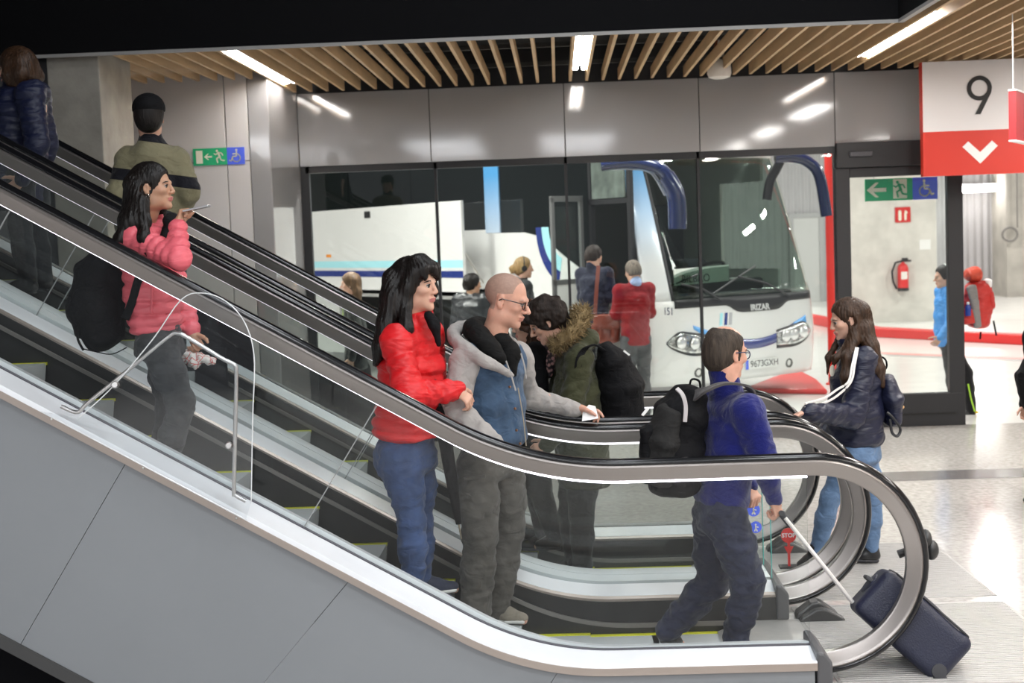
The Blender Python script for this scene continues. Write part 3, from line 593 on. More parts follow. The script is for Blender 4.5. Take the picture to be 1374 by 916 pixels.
m = MB(); ribbon([P(*q, Ym) for q in crv([(1040, 213), (1062, 211), (1085, 218), (1100, 238), (1109, 290)])], .075, .09, m); mb_ = m.build('mirror_arm', MIR, bus, smooth=True)
m = MB(); ribbon([P(*q, Ym) for q in crv([(1048, 214), (1041, 228), (1033, 244), (1029, 268)], 12)], .06, .05, m); m.build('mirror_head', FRAME, mb_, smooth=True)
# ---------------------------------------------------------------- escalators
TAN = math.tan(R(30)); YA, YB, YC, YD = 6.67, 7.90, 8.22, 9.45
def prof_z(x, c, zf, r):
    xi = (c-zf)/TAN; t = r*math.tan(R(15))
    if x >= xi+t: return zf
    if x <= xi-t*math.cos(R(30)): return c-TAN*x
    return zf+r-math.sqrt(r*r-(xi+t-x)**2)
def curve(c, zf, r, x0, x1, n=60):
    xi = (c-zf)/TAN; t = r*math.tan(R(15)); xs = [x0, (x0+xi-t)/2]+list(np.linspace(xi-t*.9, xi+t, 18))+[x1]
    xs = sorted(q for q in xs if x0 <= q <= x1); return [(q, prof_z(q, c, zf, r)) for q in xs]
XN, ZN, RN = 1.165, .567, .53
ZTOP = 1.097
XL = -6.2
def railpath(d):
    "handrail line inset by d from its outer edge, with the round newel at the foot"
    c = 1.005-d/math.cos(R(30)); p = curve(c, ZTOP-d, 1.6+d, XL, XN-.01)
    p += [(XN+(RN-d)*math.sin(t), ZN+(RN-d)*math.cos(t)) for t in np.linspace(0, math.pi, 30)]
    p += [(1.08, ZN-RN+d)]
    return p
def sweepxz(mb, pts, y, prof, mi=0):
    "profile (dy, outward) along an XZ path; outward = left normal of travel"
    q = [V(a, y, b) for a, b in pts]
    def sd(i):
        t = q[min(i+1, len(q)-1)]-q[max(i-1, 0)]; t /= np.linalg.norm(t); return Yv, V(-t[2], 0, t[0])
    return mb.sweep(q, prof, mi, sd)
RUB = mat('handrail_rubber', (.006, .006, .007), .16, spec=.45)
PROFM = mat('handrail_profile', (.30, .275, .26), .30, metal=.85, var=.03, vscale=3, stretch=(.2, 1, 1))
LED = mat('led_strip', (1, 1, 1), .5, emit=(.93, .88, 1), estr=4.5)
LED2 = mat('led_strip_dim', (1, 1, 1), .5, emit=(.93, .9, 1), estr=1.0)
DECK = mat('deck_aluminium', (.78, .80, .83), .34, metal=.08, var=.03, vscale=6)
EDGE = mat('deck_edge_bronze', (.42, .36, .32), .35, metal=.7)
SKIRT = mat('skirt_black', (.018, .018, .018), .38, var=.3, vscale=6)
BRUSH = mat('skirt_brush', (.16, .15, .14), .6)
CLAD = mat('grey_cladding', (.225, .238, .252), .42, var=.02, vscale=1.5)
GL = glass('balustrade_glass', (.965, .98, .974), .5)
GEDGE = mat('glass_edge_green', (.10, .42, .38), .1)
STEPM = mat('step_grey', (.44, .46, .47), .5); YEL = mat('step_yellow', (.72, .74, .03), .45)
CAPM = mat('end_cap_grey', (.08, .08, .085), .35)
COMB = mat('comb_plate', (.52, .51, .50), .4, metal=.6, var=.05, vscale=20)
def strip(mb, top, bot, y, th, mi=0):
    "vertical sheet between two XZ curves sampled at the same x list"
    n = len(top); vs = [V(a, y, b) for a, b in top]+[V(a, y, b) for a, b in bot]+[V(a, y+th, b) for a, b in top]+[V(a, y+th, b) for a, b in bot]
    fs = []
    for i in range(n-1):
        fs += [(i, n+i, n+i+1, i+1), (2*n+i, 2*n+i+1, 3*n+i+1, 3*n+i), (i, i+1, 2*n+i+1, 2*n+i), (n+i, 3*n+i, 3*n+i+1, n+i+1)]
    fs += [(0, 2*n, 3*n, n), (n-1, 2*n-1, 4*n-1, 3*n-1)]
    return mb.add(vs, fs, mi)
def xsamp(x0, x1, step=.05): return list(np.arange(x0, x1, step))+[x1]
def balustrade(root, y, inner, glabel=None):
    "one glass balustrade at depth y; inner = +1 if the steps lie on its far side, -1 on its near side"
    hp = [(.040*math.cos(a), -.021+.021*math.sin(a)) for a in np.linspace(R(-25), R(205), 14)]
    m = MB(); sweepxz(m, railpath(0), y, hp); m.build('handrail', RUB, root, smooth=True)
    m = MB(); sweepxz(m, railpath(.028), y, [(-.03, 0), (.03, 0), (.034, -.012), (.026, -.025), (.024, -.07), (.018, -.078), (-.018, -.078), (-.024, -.07), (-.026, -.025), (-.034, -.012)]); m.build('rail_profile', PROFM, root, smooth=True)
    c = .891; led = curve(c, .988, 1.65, XL, 1.13); m = MB(); sweepxz(m, led, y, [(-.02, .004), (.02, .004), (.02, -.006), (-.02, -.006)]); m.build('led_strip', LED if y == YA else LED2, root)
    # glass panes, joints square to the slope
    top = lambda x: prof_z(x, .885, .983, 1.65); base = lambda x: prof_z(x, .085, .18, 1.4)
    joints = [XL, -4.47, -2.77, -1.07, 1.13]; 
    for i in range(4):
        a, b = joints[i], joints[i+1]; skew = .19
        n = max(6, int((b-a)/.06)); T = []; Bt = []
        for k in range(n+1):
            s = k/n; xt = a+(b-a)*s + (skew if 0 < i or k > 0 else 0)*(1 if not (i == 3) else 1-s) - (0 if k < n or i < 3 else 0); xb = a+(b-a)*s - (skew if 0 < i or k > 0 else 0)*(1 if not (i == 3) else 1-s)
            if i < 3 and k == n: xt, xb = b+skew-.002, b-skew-.002
            if i and k == 0: xt, xb = a+skew+.002, a-skew+.002
            T.append((xt, top(xt))); Bt.append((xb, base(xb)))
        m = MB(); strip(m, T, Bt, y-.006, .012); g = m.build('glass_pane', GL, root)
        m = MB(); 
        if i == 3 and y == YA: pass
        elif i == 3: m.box((1.131, y-.006, base(1.13)), (1.136, y+.006, top(1.13)), 0); m.build('pane_edge', GEDGE, g)
        else:
            m.prism([(T[-1][0], T[-1][1]), (Bt[-1][0], Bt[-1][1]), (Bt[-1][0]+.006, Bt[-1][1]), (T[-1][0]+.006, T[-1][1])], (0, y-.004, 0), X, Z, Yv*.008); m.build('pane_joint', mat('joint_grey', (.30, .31, .31), .4), g)
    # decks
    def deckband(name, y0, y1, c0, z0, c1, z1, mt, x1=1.128, r=1.4, th=.03):
        xs = xsamp(XL, x1); vs = []; 
        for x in xs:
            za, zb = prof_z(x, c0, z0, r), prof_z(x, c1, z1, r); vs += [V(x, y0, za), V(x, y1, zb), V(x, y1, zb-th), V(x, y0, za-th)]
        n = len(xs); fs = [(4*i+k, 4*i+(k+1) % 4, 4*i+4+(k+1) % 4, 4*i+4+k) for i in range(n-1) for k in range(4)]+[(0, 1, 2, 3), (4*n-4, 4*n-1, 4*n-2, 4*n-3)]
        return MB().add(vs, fs).build(name, mt, root, smooth=True)
    yo = y-inner*.0
    deckband('inner_deck', y+inner*.012, y+inner*.15, .115, .19, .085, .158, DECK)
    deckband('inner_deck_edge', y+inner*.15, y+inner*.165, .082, .156, .07, .144, EDGE, th=.05)
    deckband('glass_seat', y-.014, y+.014, .088, .182, .088, .182, mat('glass_seat_dark', (.06, .055, .07), .4))
    sk = MB(); xs = xsamp(XL, 1.13); strip(sk, [(x, prof_z(x, .06, .13, 1.4)) for x in xs], [(x, prof_z(x, -.42, -.3, 1.2)) for x in xs], y+inner*.17-.006, .012); sk.build('skirt', SKIRT, root, smooth=True)
    br = MB(); xs = xsamp(XL, .9); strip(br, [(x, prof_z(x, -.003, .010, 1.4)) for x in xs], [(x, prof_z(x, -.026, -.013, 1.4)) for x in xs], y+inner*.182-.012, .024); br.build('skirt_brush', BRUSH, root, smooth=True)
    return deckband
def escalator(label, ya, yb, phase, cn, outer):
    root = empty('escalator', (0, (ya+yb)/2, 0), label, 'escalator', 'pair of escalators')
    db = balustrade(root, ya, 1); balustrade(root, yb, -1)
    w0, w1 = ya+.19, yb-.19
    x = phase; k = 0
    r = 1.1; step = .3675
    x -= 17*step
    while x < .95:
        # nose position x; tread behind it
        zt = prof_z(x, cn, -.05, r); zprev = prof_z(x+step, cn, -.05, r); rise = zt-zprev
        m = MB()
        zlo = zt-max(.03, rise)-.004
        if x > XL+.5:
            # curved riser
            ar = [(x-.003-.02*math.sin(t*math.pi/2)*0+(-.035*(t**1.6)), zt-(zt-zlo)*t) for t in np.linspace(0, 1, 6)]
            poly = [(x-step-.03, zt), (x, zt)]+ar[1:]+[(x-step-.03, zlo)]
            m.prism(poly[::-1], (0, w0, 0), X, Z, Yv*(w1-w0), 0)
            if rise > .03:     # riser cleats
                nn = 40
                for j in range(nn):
                    yy = w0+.02+(w1-w0-.04)*j/nn
                    for (p0, p1) in zip(ar[:-1], ar[1:]): m.add([(p0[0]+.008, yy, p0[1]), (p0[0]+.008, yy+.014, p0[1]), (p1[0]+.008, yy+.014, p1[1]), (p1[0]+.008, yy, p1[1])], [(0, 1, 2, 3)], 0)
            st = m.build('step', STEPM, root)
            y_ = MB(); e = .0025; 
            y_.box((x-step+.004, w0-.012, zt-.012), (x+.002, w0+.03, zt+e)).box((x-step+.004, w1-.03, zt-.012), (x+.002, w1+.012, zt+e))
            y_.build('yellow_edge', YEL, st)
        x += step
    # comb and landing plate
    m = MB(); m.box((.93, w0-.02, -.06), (1.25, w1+.02, .006), 0)
    for j in range(44): yy = w0+(w1-w0)*j/44; m.prism([(.93, .006), (.80, -.045), (.93, -.06)][::-1], (0, yy, 0), X, Z, Yv*.012, 0)
    m.build('comb_plate', COMB, root)
    m = MB(); m.box((1.252, ya-.1, -.02), (2.45, yb+.1, .005), 0)
    for j in range(46): yy = ya-.08+(yb-ya+.16)*j/46; m.box((1.27, yy, .005), (2.43, yy+.013, .0085), 0)
    m.build('landing_plate', COMB, root)
    # newel inlet caps
    for y, s in ((ya, 1), (yb, -1)):
        m = MB(); yy0, yy1 = sorted((y-s*.20, y+s*.185)); poly = [(1.128, 0.004), (1.20, 0.004), (1.20, .15), (1.16, .195), (1.128, .20)]
        m.prism(poly[::-1], (0, yy0, 0), X, Z, Yv*(yy1-yy0)); m.build('inlet_cap', CAPM, root, bevel=.012)
        MB().box((1.2, y-.06, .004), (1.215, y+.06, .10)).build('inlet_brush', BLACK, root)
    return root, db
e1, db = escalator('nearest escalator with riders coming down, its grey side panel facing the viewer', YA, YB, -.632, -.078, None)
db('outer_deck', YA-.012, YA-.20, .082, .178, .062, .157, DECK); db('outer_deck_fascia', YA-.20, YA-.205, .062, .157, .030, .148, DECK, th=.02)
db('outer_deck_edge', YA-.19, YA-.21, .034, .150, .034, .150, EDGE, th=.035)
db('centre_deck', YB+.012, YC-.012-.15, .135, .2, .135, .2, DECK)
# cladding panels with joints square to the slope
yc = YA-.185
joints = [XL, -4.2, P(172, 626, yc)[0], P(472, 784, yc)[0], P(755, 897, yc)[0]-.01, 1.12]
for a, b in zip(joints[:-1], joints[1:]):
    topx = xsamp(a+.0012, b-.0012, .06); sk = .56
    tp = [(x, prof_z(x, .02, .13, 1.4)) for x in topx]
    ka = sk if a < -.4 and a > XL else (.12 if a < 0 and a > XL else 0); kb = sk if b < -.4 else (.12 if b < .5 else 0)
    if a <= XL: ka = 0
    fl_ = lambda x: max(-1.165-TAN*x, -.02)
    bx = [x-(ka+(kb-ka)*(x-a)/(b-a)) for x in topx]; bt = [(x, fl_(x)) for x in bx]
    m = MB(); strip(m, tp, bt, yc, .02); m.build('cladding_panel', CLAD, e1)
m = MB(); xs = xsamp(XL, -1.95); strip(m, [(x, -1.165-TAN*x+.005) for x in xs], [(x, -1.23-TAN*x) for x in xs], yc-.01, .03); m.build('truss_edge', mat('truss_edge_dark', (.05, .05, .05), .5), e1)
m = MB(); xs = xsamp(XL, -1.95); strip(m, [(x, -1.2-TAN*x) for x in xs], [(x, -1.24-TAN*x) for x in xs], yc+.03, YB-yc); m.build('truss_soffit', BLACK, e1)
e2, db2 = escalator('farther escalator behind the first, with riders going up with their backs turned', YC, YD, -.57, -.035, None)
db2('centre_deck', YC-.012, YC-.15, .135, .2, .135, .2, DECK)
db2('outer_deck', YD+.012, YD+.2, .115, .19, .09, .17, DECK)
m = MB(); xs = xsamp(XL, 1.12); strip(m, [(x, prof_z(x, .06, .14, 1.4)) for x in xs], [(x, max(-1.165-TAN*x, .0)) for x in xs], YD+.19, .02); m.build('cladding_panel', CLAD, e2)
struct('wall_under_shade', MB().box((-9, 6.9, 0), (-2.2, 6.95, .9)).box((-9, 9.2, 0), (-2.2, 9.25, 1.5)), BLACK)  # black boards put in for the shade under the truss
# climb guard: clear sheet on a bent tube, bolted to the outer deck
gy = YA-.24
g = empty('climb_guard', P(200, 640, gy), 'clear acrylic climb guard on a bent metal tube fixed to the near deck', 'guard')
ACR = glass('acrylic_sheet', (.97, .98, .985), .9)
edge = crv([(105, 561), (150, 520), (205, 455), (243, 402), (272, 393), (303, 404), (328, 432), (341, 478), (339, 560), (337, 672)], 40)
path = [P(q[0], q[1], gy) for q in edge]; base = [P(q[0], q[1], gy) for q in ((330, 697), (55, 552))]
poly = [(q[0], q[2]) for q in path+base]
m = MB(); m.prism(poly, (0, gy, 0), X, Z, Yv*.005); m.build('acrylic_sheet', ACR, g)
m = MB(); m.tube([p for p in path], .0028, 6); m.tube([base[1], base[0]], .003, 6); m.build('sheet_edge', mat('acrylic_edge', (.72, .74, .75), .2), g)
ty = gy+.03
tp = crv([(82, 545), (104, 553), (118, 540), (170, 498), (225, 452), (238, 447), (252, 453), (300, 482), (314, 489), (317, 500), (316, 560), (314, 655), (316, 664), (330, 672)], 60)
m = MB(); m.tube([P(q[0], q[1], ty) for q in tp], .0095, 10); m.build('tube_frame', mat('tube_steel', (.55, .54, .53), .3, metal=.9), g, smooth=True)
for q in ((155, 516), (307, 597)):
    c = P(*q, gy); m = MB(); m.lathe([(.013, -.03), (.016, -.028), (.016, .035), (.012, .04)], c, 14, ax=(.2, -1, .1)); m.build('standoff', ALU, g, smooth=True)
for q in ((69, 562), (192, 628), (317, 695)):
    c = P(q[0], q[1], gy-.005); m = MB(); m.ball(c, .006, n=8); m.build('bolt', ALU, g, smooth=True)
# rubber floor stops in front of the newels, small stop sign
def floor_stop(px, py, y, w, h, label):
    c = Pz(px, py); sx = w/1374
    e = empty('rubber_floor_stop', (c[0], c[1], 0), label, 'floor stop')
    pr = [(-.5, 0), (.5, 0), (.48, .25), (.12, .9), (0, 1), (-.15, .92), (-.46, .35)]
    m = MB(); m.prism([(q[0]*w, q[1]*h) for q in pr], (c[0], c[1], 0), X, Z, Yv*.1); m.build('ridge', mat('stop_rubber', (.05, .05, .05), .35), e, bevel=.012)
    m = MB(); m.prism([(q[0]*w*1.04, q[1]*h*.75) for q in pr], (c[0]+.015, c[1]-.06, 0), X, Z, Yv*.06); m.build('lip', mat('stop_rubber', (.05, .05, .05), .35), e, bevel=.01)
floor_stop(1098, 831, 7.9, .24, .10, 'black rubber wedge on the landing plate below the suitcase handle')
floor_stop(1055, 741, 9.4, .25, .10, 'dark rubber wedge on the floor behind the red stop sign')
c = P(1058, 718, 8.9)
e = empty('stop_sign', (c[0], 8.9, 0), 'small red STOP paddle sign standing beside the suitcase handle', 'sign')
m = MB(); m.disc((0, 0), .048, (c[0], 8.9, c[2]), X, Z, -Yv*.004, 0, 24); m.build('disc', REDP, e)
MB().box((c[0]-.008, 8.897, .02), (c[0]+.008, 8.9, c[2]-.045)).build('stem', REDP, e); MB().prism([(-.03, .03), (.03, .03), (0, -.03)][::-1], (c[0], 8.9, c[2]-.10), X, Z, -Yv*.004).build('arrow', REDP, e)
MB().box((c[0]-.06, 8.87, .0), (c[0]+.06, 8.95, .02)).build('foot', FRAME, e)
text('lettering', 'STOP', (c[0], 8.895, c[2]), X, Z, .036, mat('sign_white', (.74, .72, .72), .4), e, .0005, bold=.001)
# blue stickers on the glass near its end
for (px, py, r, lab) in ((1011, 684, .036, 'upper round blue mandatory sticker on the balustrade glass'), (1014, 707, .033, 'lower round blue mandatory sticker on the balustrade glass')):
    c = P(px, py, YB-.012); e = empty('round_sticker', c, lab, 'sticker', 'blue stickers on the glass'); m = MB(); m.disc((0, 0), r, c, X, Z, -Yv*.002, 0, 24); m.build('disc', BLUE, e)
    m = MB(); o = c-Yv*.003; m.disc((0, r*.45), r*.16, o, X, Z, -Yv*.001, 0, 10); m.stroke([(0, r*.2), (0, -r*.2), (r*.2, -r*.6)], r*.12, o, X, Z, -Yv*.001); m.stroke([(0, -r*.2), (-r*.2, -r*.6)], r*.1, o, X, Z, -Yv*.001); m.stroke([(0, r*.1), (r*.4, 0)], r*.08, o, X, Z, -Yv*.001); m.build('pictogram', WHITE, e)

c = P(1247, 733, YA+.05); e = empty('black_clamp', c, 'small black fitting clamped behind the round end of the nearest handrail', 'clamp')
m = MB(); m.ball(c+V(-.0, .07, .02), (.03, .05, .05), n=14); m.build('clamp_body', SKIRT, e, smooth='all'); m = MB(); m.ball(c+V(.025, .06, -.03), (.035, .04, .05), n=14); m.build('knob', SKIRT, e, smooth='all'); m = MB(); m.tube([c+V(-.13, .07, -.05), c+V(.02, .07, .0)], .02, 10); m.build('arm', SKIRT, e, smooth=True)
# ---------------------------------------------------------------- smooth solid modelling (round cones and ellipsoids blended, then meshed)
def nrm(v): v = np.array(v, float); return v/(np.linalg.norm(v)+1e-12)
class Sdf:
    def __init__(s): s.ops = []; s.fine = []
    def _add(s, lo, hi, fn, k, mode): s.ops.append((np.array(lo, float), np.array(hi, float), fn, k, mode)); return s
    def cone(s, a, b, ra, rb, k=.02, mode='u', q=None, wob=0):
        "tapered capsule; q=(pitch, depth) makes quilted rolls round it"
        a = np.array(a, float); b = np.array(b, float); r = max(ra, rb)+.02; ab = b-a; L2 = ab@ab+1e-12; L = math.sqrt(L2)
        def fn(x, y, z):
            px, py, pz = x-a[0], y-a[1], z-a[2]; t = np.clip((px*ab[0]+py*ab[1]+pz*ab[2])/L2, 0, 1)
            d = np.sqrt((px-ab[0]*t)**2+(py-ab[1]*t)**2+(pz-ab[2]*t)**2); rr = ra+(rb-ra)*t
            if q: rr = rr+q[1]*(np.abs(np.sin(math.pi*t*L/q[0]))**.6-.7)
            if wob: rr = rr+wob*(np.sin(t*L*55+px*40+1.3)*np.sin(py*48+pz*31)+.6*np.sin(t*L*95+pz*70))
            return d-rr
        return s._add(np.minimum(a, b)-r, np.maximum(a, b)+r, fn, k, mode)
    def chain(s, pts, rs, k=.02, **kw):
        for i in range(len(pts)-1): s.cone(pts[i], pts[i+1], rs[i], rs[i+1], k, **kw)
        return s
    def ecap(s, a, b, side, r0, r1, k=.03, mode='u', q=None, end=.5, wob=0):
        "capsule of elliptic section: r=(across side, through)"
        a = np.array(a, float); b = np.array(b, float); ab = b-a; L = np.linalg.norm(ab); t_ = ab/L; sd = nrm(np.array(side)-t_*np.dot(side, t_)); w = np.cross(t_, sd)
        rm = max(r0+r1)+.04
        def fn(x, y, z):
            px, py, pz = x-a[0], y-a[1], z-a[2]; h = px*t_[0]+py*t_[1]+pz*t_[2]; t = np.clip(h/L, 0, 1); ov = h-t*L
            u = px*sd[0]+py*sd[1]+pz*sd[2]; v = px*w[0]+py*w[1]+pz*w[2]
            ru = r0[0]+(r1[0]-r0[0])*t; rv = r0[1]+(r1[1]-r0[1])*t; m = np.minimum(ru, rv)
            if q:
                e = q[1]*(np.abs(np.sin(math.pi*(h+(q[2] if len(q) > 2 else 0))/q[0]))**.75-.7); ru = ru+e; rv = rv+e
            if wob:
                e = wob*(np.sin(h*42+u*18+2)*np.sin(v*30+u*22)+.6*np.sin(h*75-u*50)); ru = ru+e; rv = rv+e
            return (np.sqrt((u/ru)**2+(v/rv)**2+(ov/(m*end))**2)-1)*m
        return s._add(np.minimum(a, b)-rm, np.maximum(a, b)+rm, fn, k, mode)
    def ell(s, c, r, A=None, k=.02, mode='u'):
        c = np.array(c, float); A = np.eye(3) if A is None else np.array(A, float); rm = max(r)+.02; mr = min(r)
        def fn(x, y, z):
            px, py, pz = x-c[0], y-c[1], z-c[2]; q = 0
            for i in range(3): q = q+((px*A[i][0]+py*A[i][1]+pz*A[i][2])/r[i])**2
            q = np.sqrt(q); return (q-1)*mr if max(r) < 2.2*mr else (q-1)*(mr*.6+.4*np.mean(r))
        return s._add(c-rm, c+rm, fn, k, mode)
    def cut(s, p, n, k=0.0):
        "keep the side the normal points away from"
        p = np.array(p, float); n = nrm(n)
        def fn(x, y, z): return -((x-p[0])*n[0]+(y-p[1])*n[1]+(z-p[2])*n[2])
        s.ops.append((None, None, fn, k, 's')); return s
    def refine(s, c, half, h): c = np.array(c, float); s.fine.append((c-half, c+half, h)); return s
    def mesh(s, h, smooth=1):
        un = [o for o in s.ops if o[4] == 'u']
        lo = np.min([o[0] for o in un], axis=0)-2*h; hi = np.max([o[1] for o in un], axis=0)+2*h
        ax = []
        for i in range(3):
            c = [lo[i]]
            while c[-1] < hi[i]:
                st = h
                for f in s.fine:
                    if f[0][i] <= c[-1] < f[1][i]: st = min(st, f[2])
                c.append(c[-1]+st)
            ax.append(np.array(c))
        Xa, Ya, Za = ax; D = np.full((len(Xa), len(Ya), len(Za)), .25, np.float32)
        for l, u, fn, k, mode in s.ops:
            if l is None: sl_ = (slice(None),)*3
            else:
                m = k+2.2*h+.005; sl_ = tuple(slice(max(0, np.searchsorted(a, l[i]-m)-1), np.searchsorted(a, u[i]+m)+1) for i, a in enumerate(ax))
            x = Xa[sl_[0]][:, None, None]; y = Ya[sl_[1]][None, :, None]; z = Za[sl_[2]][None, None, :]
            d = fn(x, y, z); cur = D[sl_]
            if mode == 'u':
                if k > 0: e = np.maximum(k-np.abs(cur-d), 0)/k; D[sl_] = np.minimum(cur, d)-e*e*k*.25
                else: D[sl_] = np.minimum(cur, d)
            else:
                d = -d
                if k > 0: e = np.maximum(k-np.abs(cur-d), 0)/k; D[sl_] = np.maximum(cur, d)+e*e*k*.25
                else: D[sl_] = np.maximum(cur, d)
        ins = D < 0
        c8 = [ins[i:ins.shape[0]-1+i, j:ins.shape[1]-1+j, l:ins.shape[2]-1+l] for i in (0, 1) for j in (0, 1) for l in (0, 1)]
        sm = sum(c.astype(np.int8) for c in c8); act = (sm > 0) & (sm < 8); I = np.argwhere(act); n = len(I)
        idx = np.full(act.shape, -1, np.int64); idx[act] = np.arange(n)
        acc = np.zeros((n, 3)); cnt = np.zeros(n); offs = [(i, j, l) for i in (0, 1) for j in (0, 1) for l in (0, 1)]
        co = {o: np.stack([Xa[I[:, 0]+o[0]], Ya[I[:, 1]+o[1]], Za[I[:, 2]+o[2]]], 1) for o in offs}; dv = {o: D[I[:, 0]+o[0], I[:, 1]+o[1], I[:, 2]+o[2]] for o in offs}
        for o in offs:
            for a in range(3):
                if o[a] == 0:
                    p = tuple(1 if i == a else o[i] for i in range(3)); d0, d1 = dv[o], dv[p]; cr = (d0 < 0) != (d1 < 0)
                    t = np.where(cr, d0/np.where(d0-d1 == 0, 1, d0-d1), 0)[:, None]
                    acc += np.where(cr[:, None], co[o]+(co[p]-co[o])*t, 0); cnt += cr
        vs = acc/cnt[:, None]; F = []
        for a in range(3):
            b, c = (a+1) % 3, (a+2) % 3
            s0 = [slice(None)]*3; s1 = [slice(None)]*3; s0[a] = slice(0, -1); s1[a] = slice(1, None)
            e = ins[tuple(s0)] != ins[tuple(s1)]; E_ = np.argwhere(e)
            E_ = E_[(E_[:, b] > 0) & (E_[:, c] > 0) & (E_[:, b] < ins.shape[b]-1) & (E_[:, c] < ins.shape[c]-1)]
            def at(db, dc): q = E_.copy(); q[:, b] -= db; q[:, c] -= dc; return idx[q[:, 0], q[:, 1], q[:, 2]]
            q = np.stack([at(1, 1), at(0, 1), at(0, 0), at(1, 0)], 1); fl = ins[E_[:, 0], E_[:, 1], E_[:, 2]]
            q[~fl] = q[~fl][:, ::-1]; F.append(q)
        F = np.concatenate(F)
        for _ in range(smooth):
            sv = np.zeros_like(vs); sc = np.zeros(n)
            for i in range(4): np.add.at(sv, F[:, i], vs[F[:, (i+1) % 4]]+vs[F[:, (i+3) % 4]]); np.add.at(sc, F[:, i], 2)
            vs = vs*.5+.5*sv/np.maximum(sc, 1)[:, None]
        return vs, F
def vnormals(vs, F):
    a = vs[F[:, 2]]-vs[F[:, 0]]; b = vs[F[:, 3]]-vs[F[:, 1]]; fn = np.cross(a, b); N = np.zeros_like(vs)
    for i in range(4): np.add.at(N, F[:, i], fn)
    return N/(np.linalg.norm(N, axis=1)[:, None]+1e-12)
def wrinkle(vs, F, amp, freq, seed=0, stretch=(1, 1, 1)):
    "broad cloth folds pushed along the normals"
    rng = np.random.RandomState(seed); N = vnormals(vs, F); q = vs*np.array(stretch); d = np.zeros(len(vs))
    for o in range(3):
        f = freq*(1.7**o)
        for _ in range(3):
            k = rng.normal(size=3); k /= np.linalg.norm(k); d += np.sin(q@k*f*6.28+rng.rand()*6.28+1.5*np.sin(q@rng.normal(size=3)*f*2))/(1.6**o)
    return vs+N*(amp*d/4)[:, None]
def mobj(name, vf, mats, parent=None, pick=None):
    vs, F = vf; me = bpy.data.meshes.new(name); off = np.array(wloc(parent)) if parent else np.zeros(3)
    v = (vs-off).astype(np.float32); me.vertices.add(len(v)); me.vertices.foreach_set('co', v.ravel()); nf = len(F)
    me.loops.add(nf*4); me.loops.foreach_set('vertex_index', F.astype(np.int32).ravel()); me.polygons.add(nf)
    me.polygons.foreach_set('loop_start', np.arange(0, nf*4, 4, dtype=np.int32)); me.polygons.foreach_set('use_smooth', np.ones(nf, bool))
    for m in (mats if isinstance(mats, (list, tuple)) else [mats]): me.materials.append(m)
    if pick is not None: me.polygons.foreach_set('material_index', pick(vs[F].mean(1)).astype(np.int32))
    me.update(calc_edges=True); me.validate()
    o = bpy.data.objects.new(name, me); COL.objects.link(o)
    if parent: o.parent = parent
    return o

# ---------------------------------------------------------------- people
SKIN = mat('skin_fair', (.62, .36, .26), .48, var=.08, vscale=25, sss=.25); SKINR = mat('skin_ruddy', (.60, .32, .23), .5, var=.09, vscale=25, sss=.25); SKINT = mat('skin_tan', (.50, .28, .18), .45, var=.07, vscale=25, sss=.25)
LIP = mat('lips', (.50, .17, .15), .4); LIPM = mat('lips_plain', (.48, .21, .16), .5); STUB = mat('stubble_scalp', (.34, .21, .16), .6, var=.1, vscale=80); EYEW = mat('eye_white', (.42, .37, .34), .5, spec=.2); IRIS = mat('iris_dark', (.02, .012, .008), .4, spec=.2)
def hairm(n, c, r=.35): return mat(n, tuple(q*.7 for q in c), r+.08, var=.45, vscale=60, bump=.5, bscale=110, stretch=(1, 1, .12), spec=.28)
HB = hairm('hair_black', (.012, .009, .008), .3); HBR = hairm('hair_brown', (.06, .03, .016)); HDB = hairm('hair_dark_brown', (.028, .015, .010)); HBL = hairm('hair_blonde', (.42, .27, .12)); HGR = hairm('hair_grey_brown', (.065, .048, .036), .6)
def frame(yaw, pitch=0, roll=0):
    "head axes: forward, left, up. yaw 0 looks to +X, 90 away from the viewer; pitch tips the face down"
    y, p, r = R(yaw), R(pitch), R(roll); f0 = V(math.cos(y), math.sin(y), 0); l = V(-math.sin(y), math.cos(y), 0); f = f0*math.cos(p)-Z*math.sin(p); u = np.cross(f, l)
    return f, l*math.cos(r)+u*math.sin(r), u*math.cos(r)-l*math.sin(r)
class Head:
    def __init__(s, c, yaw, pitch=0, roll=0, k=1.0): s.c = np.array(c, float); s.f, s.l, s.u = frame(yaw, pitch, roll); s.k = k
    def w(s, a, b, c): return s.c+(s.f*a+s.l*b+s.u*c)*s.k
    def ax(s): return [s.f, s.l, s.u]
    def loc(s, p): q = (p-s.c)/s.k; return np.stack([q@s.f, q@s.l, q@s.u], -1)
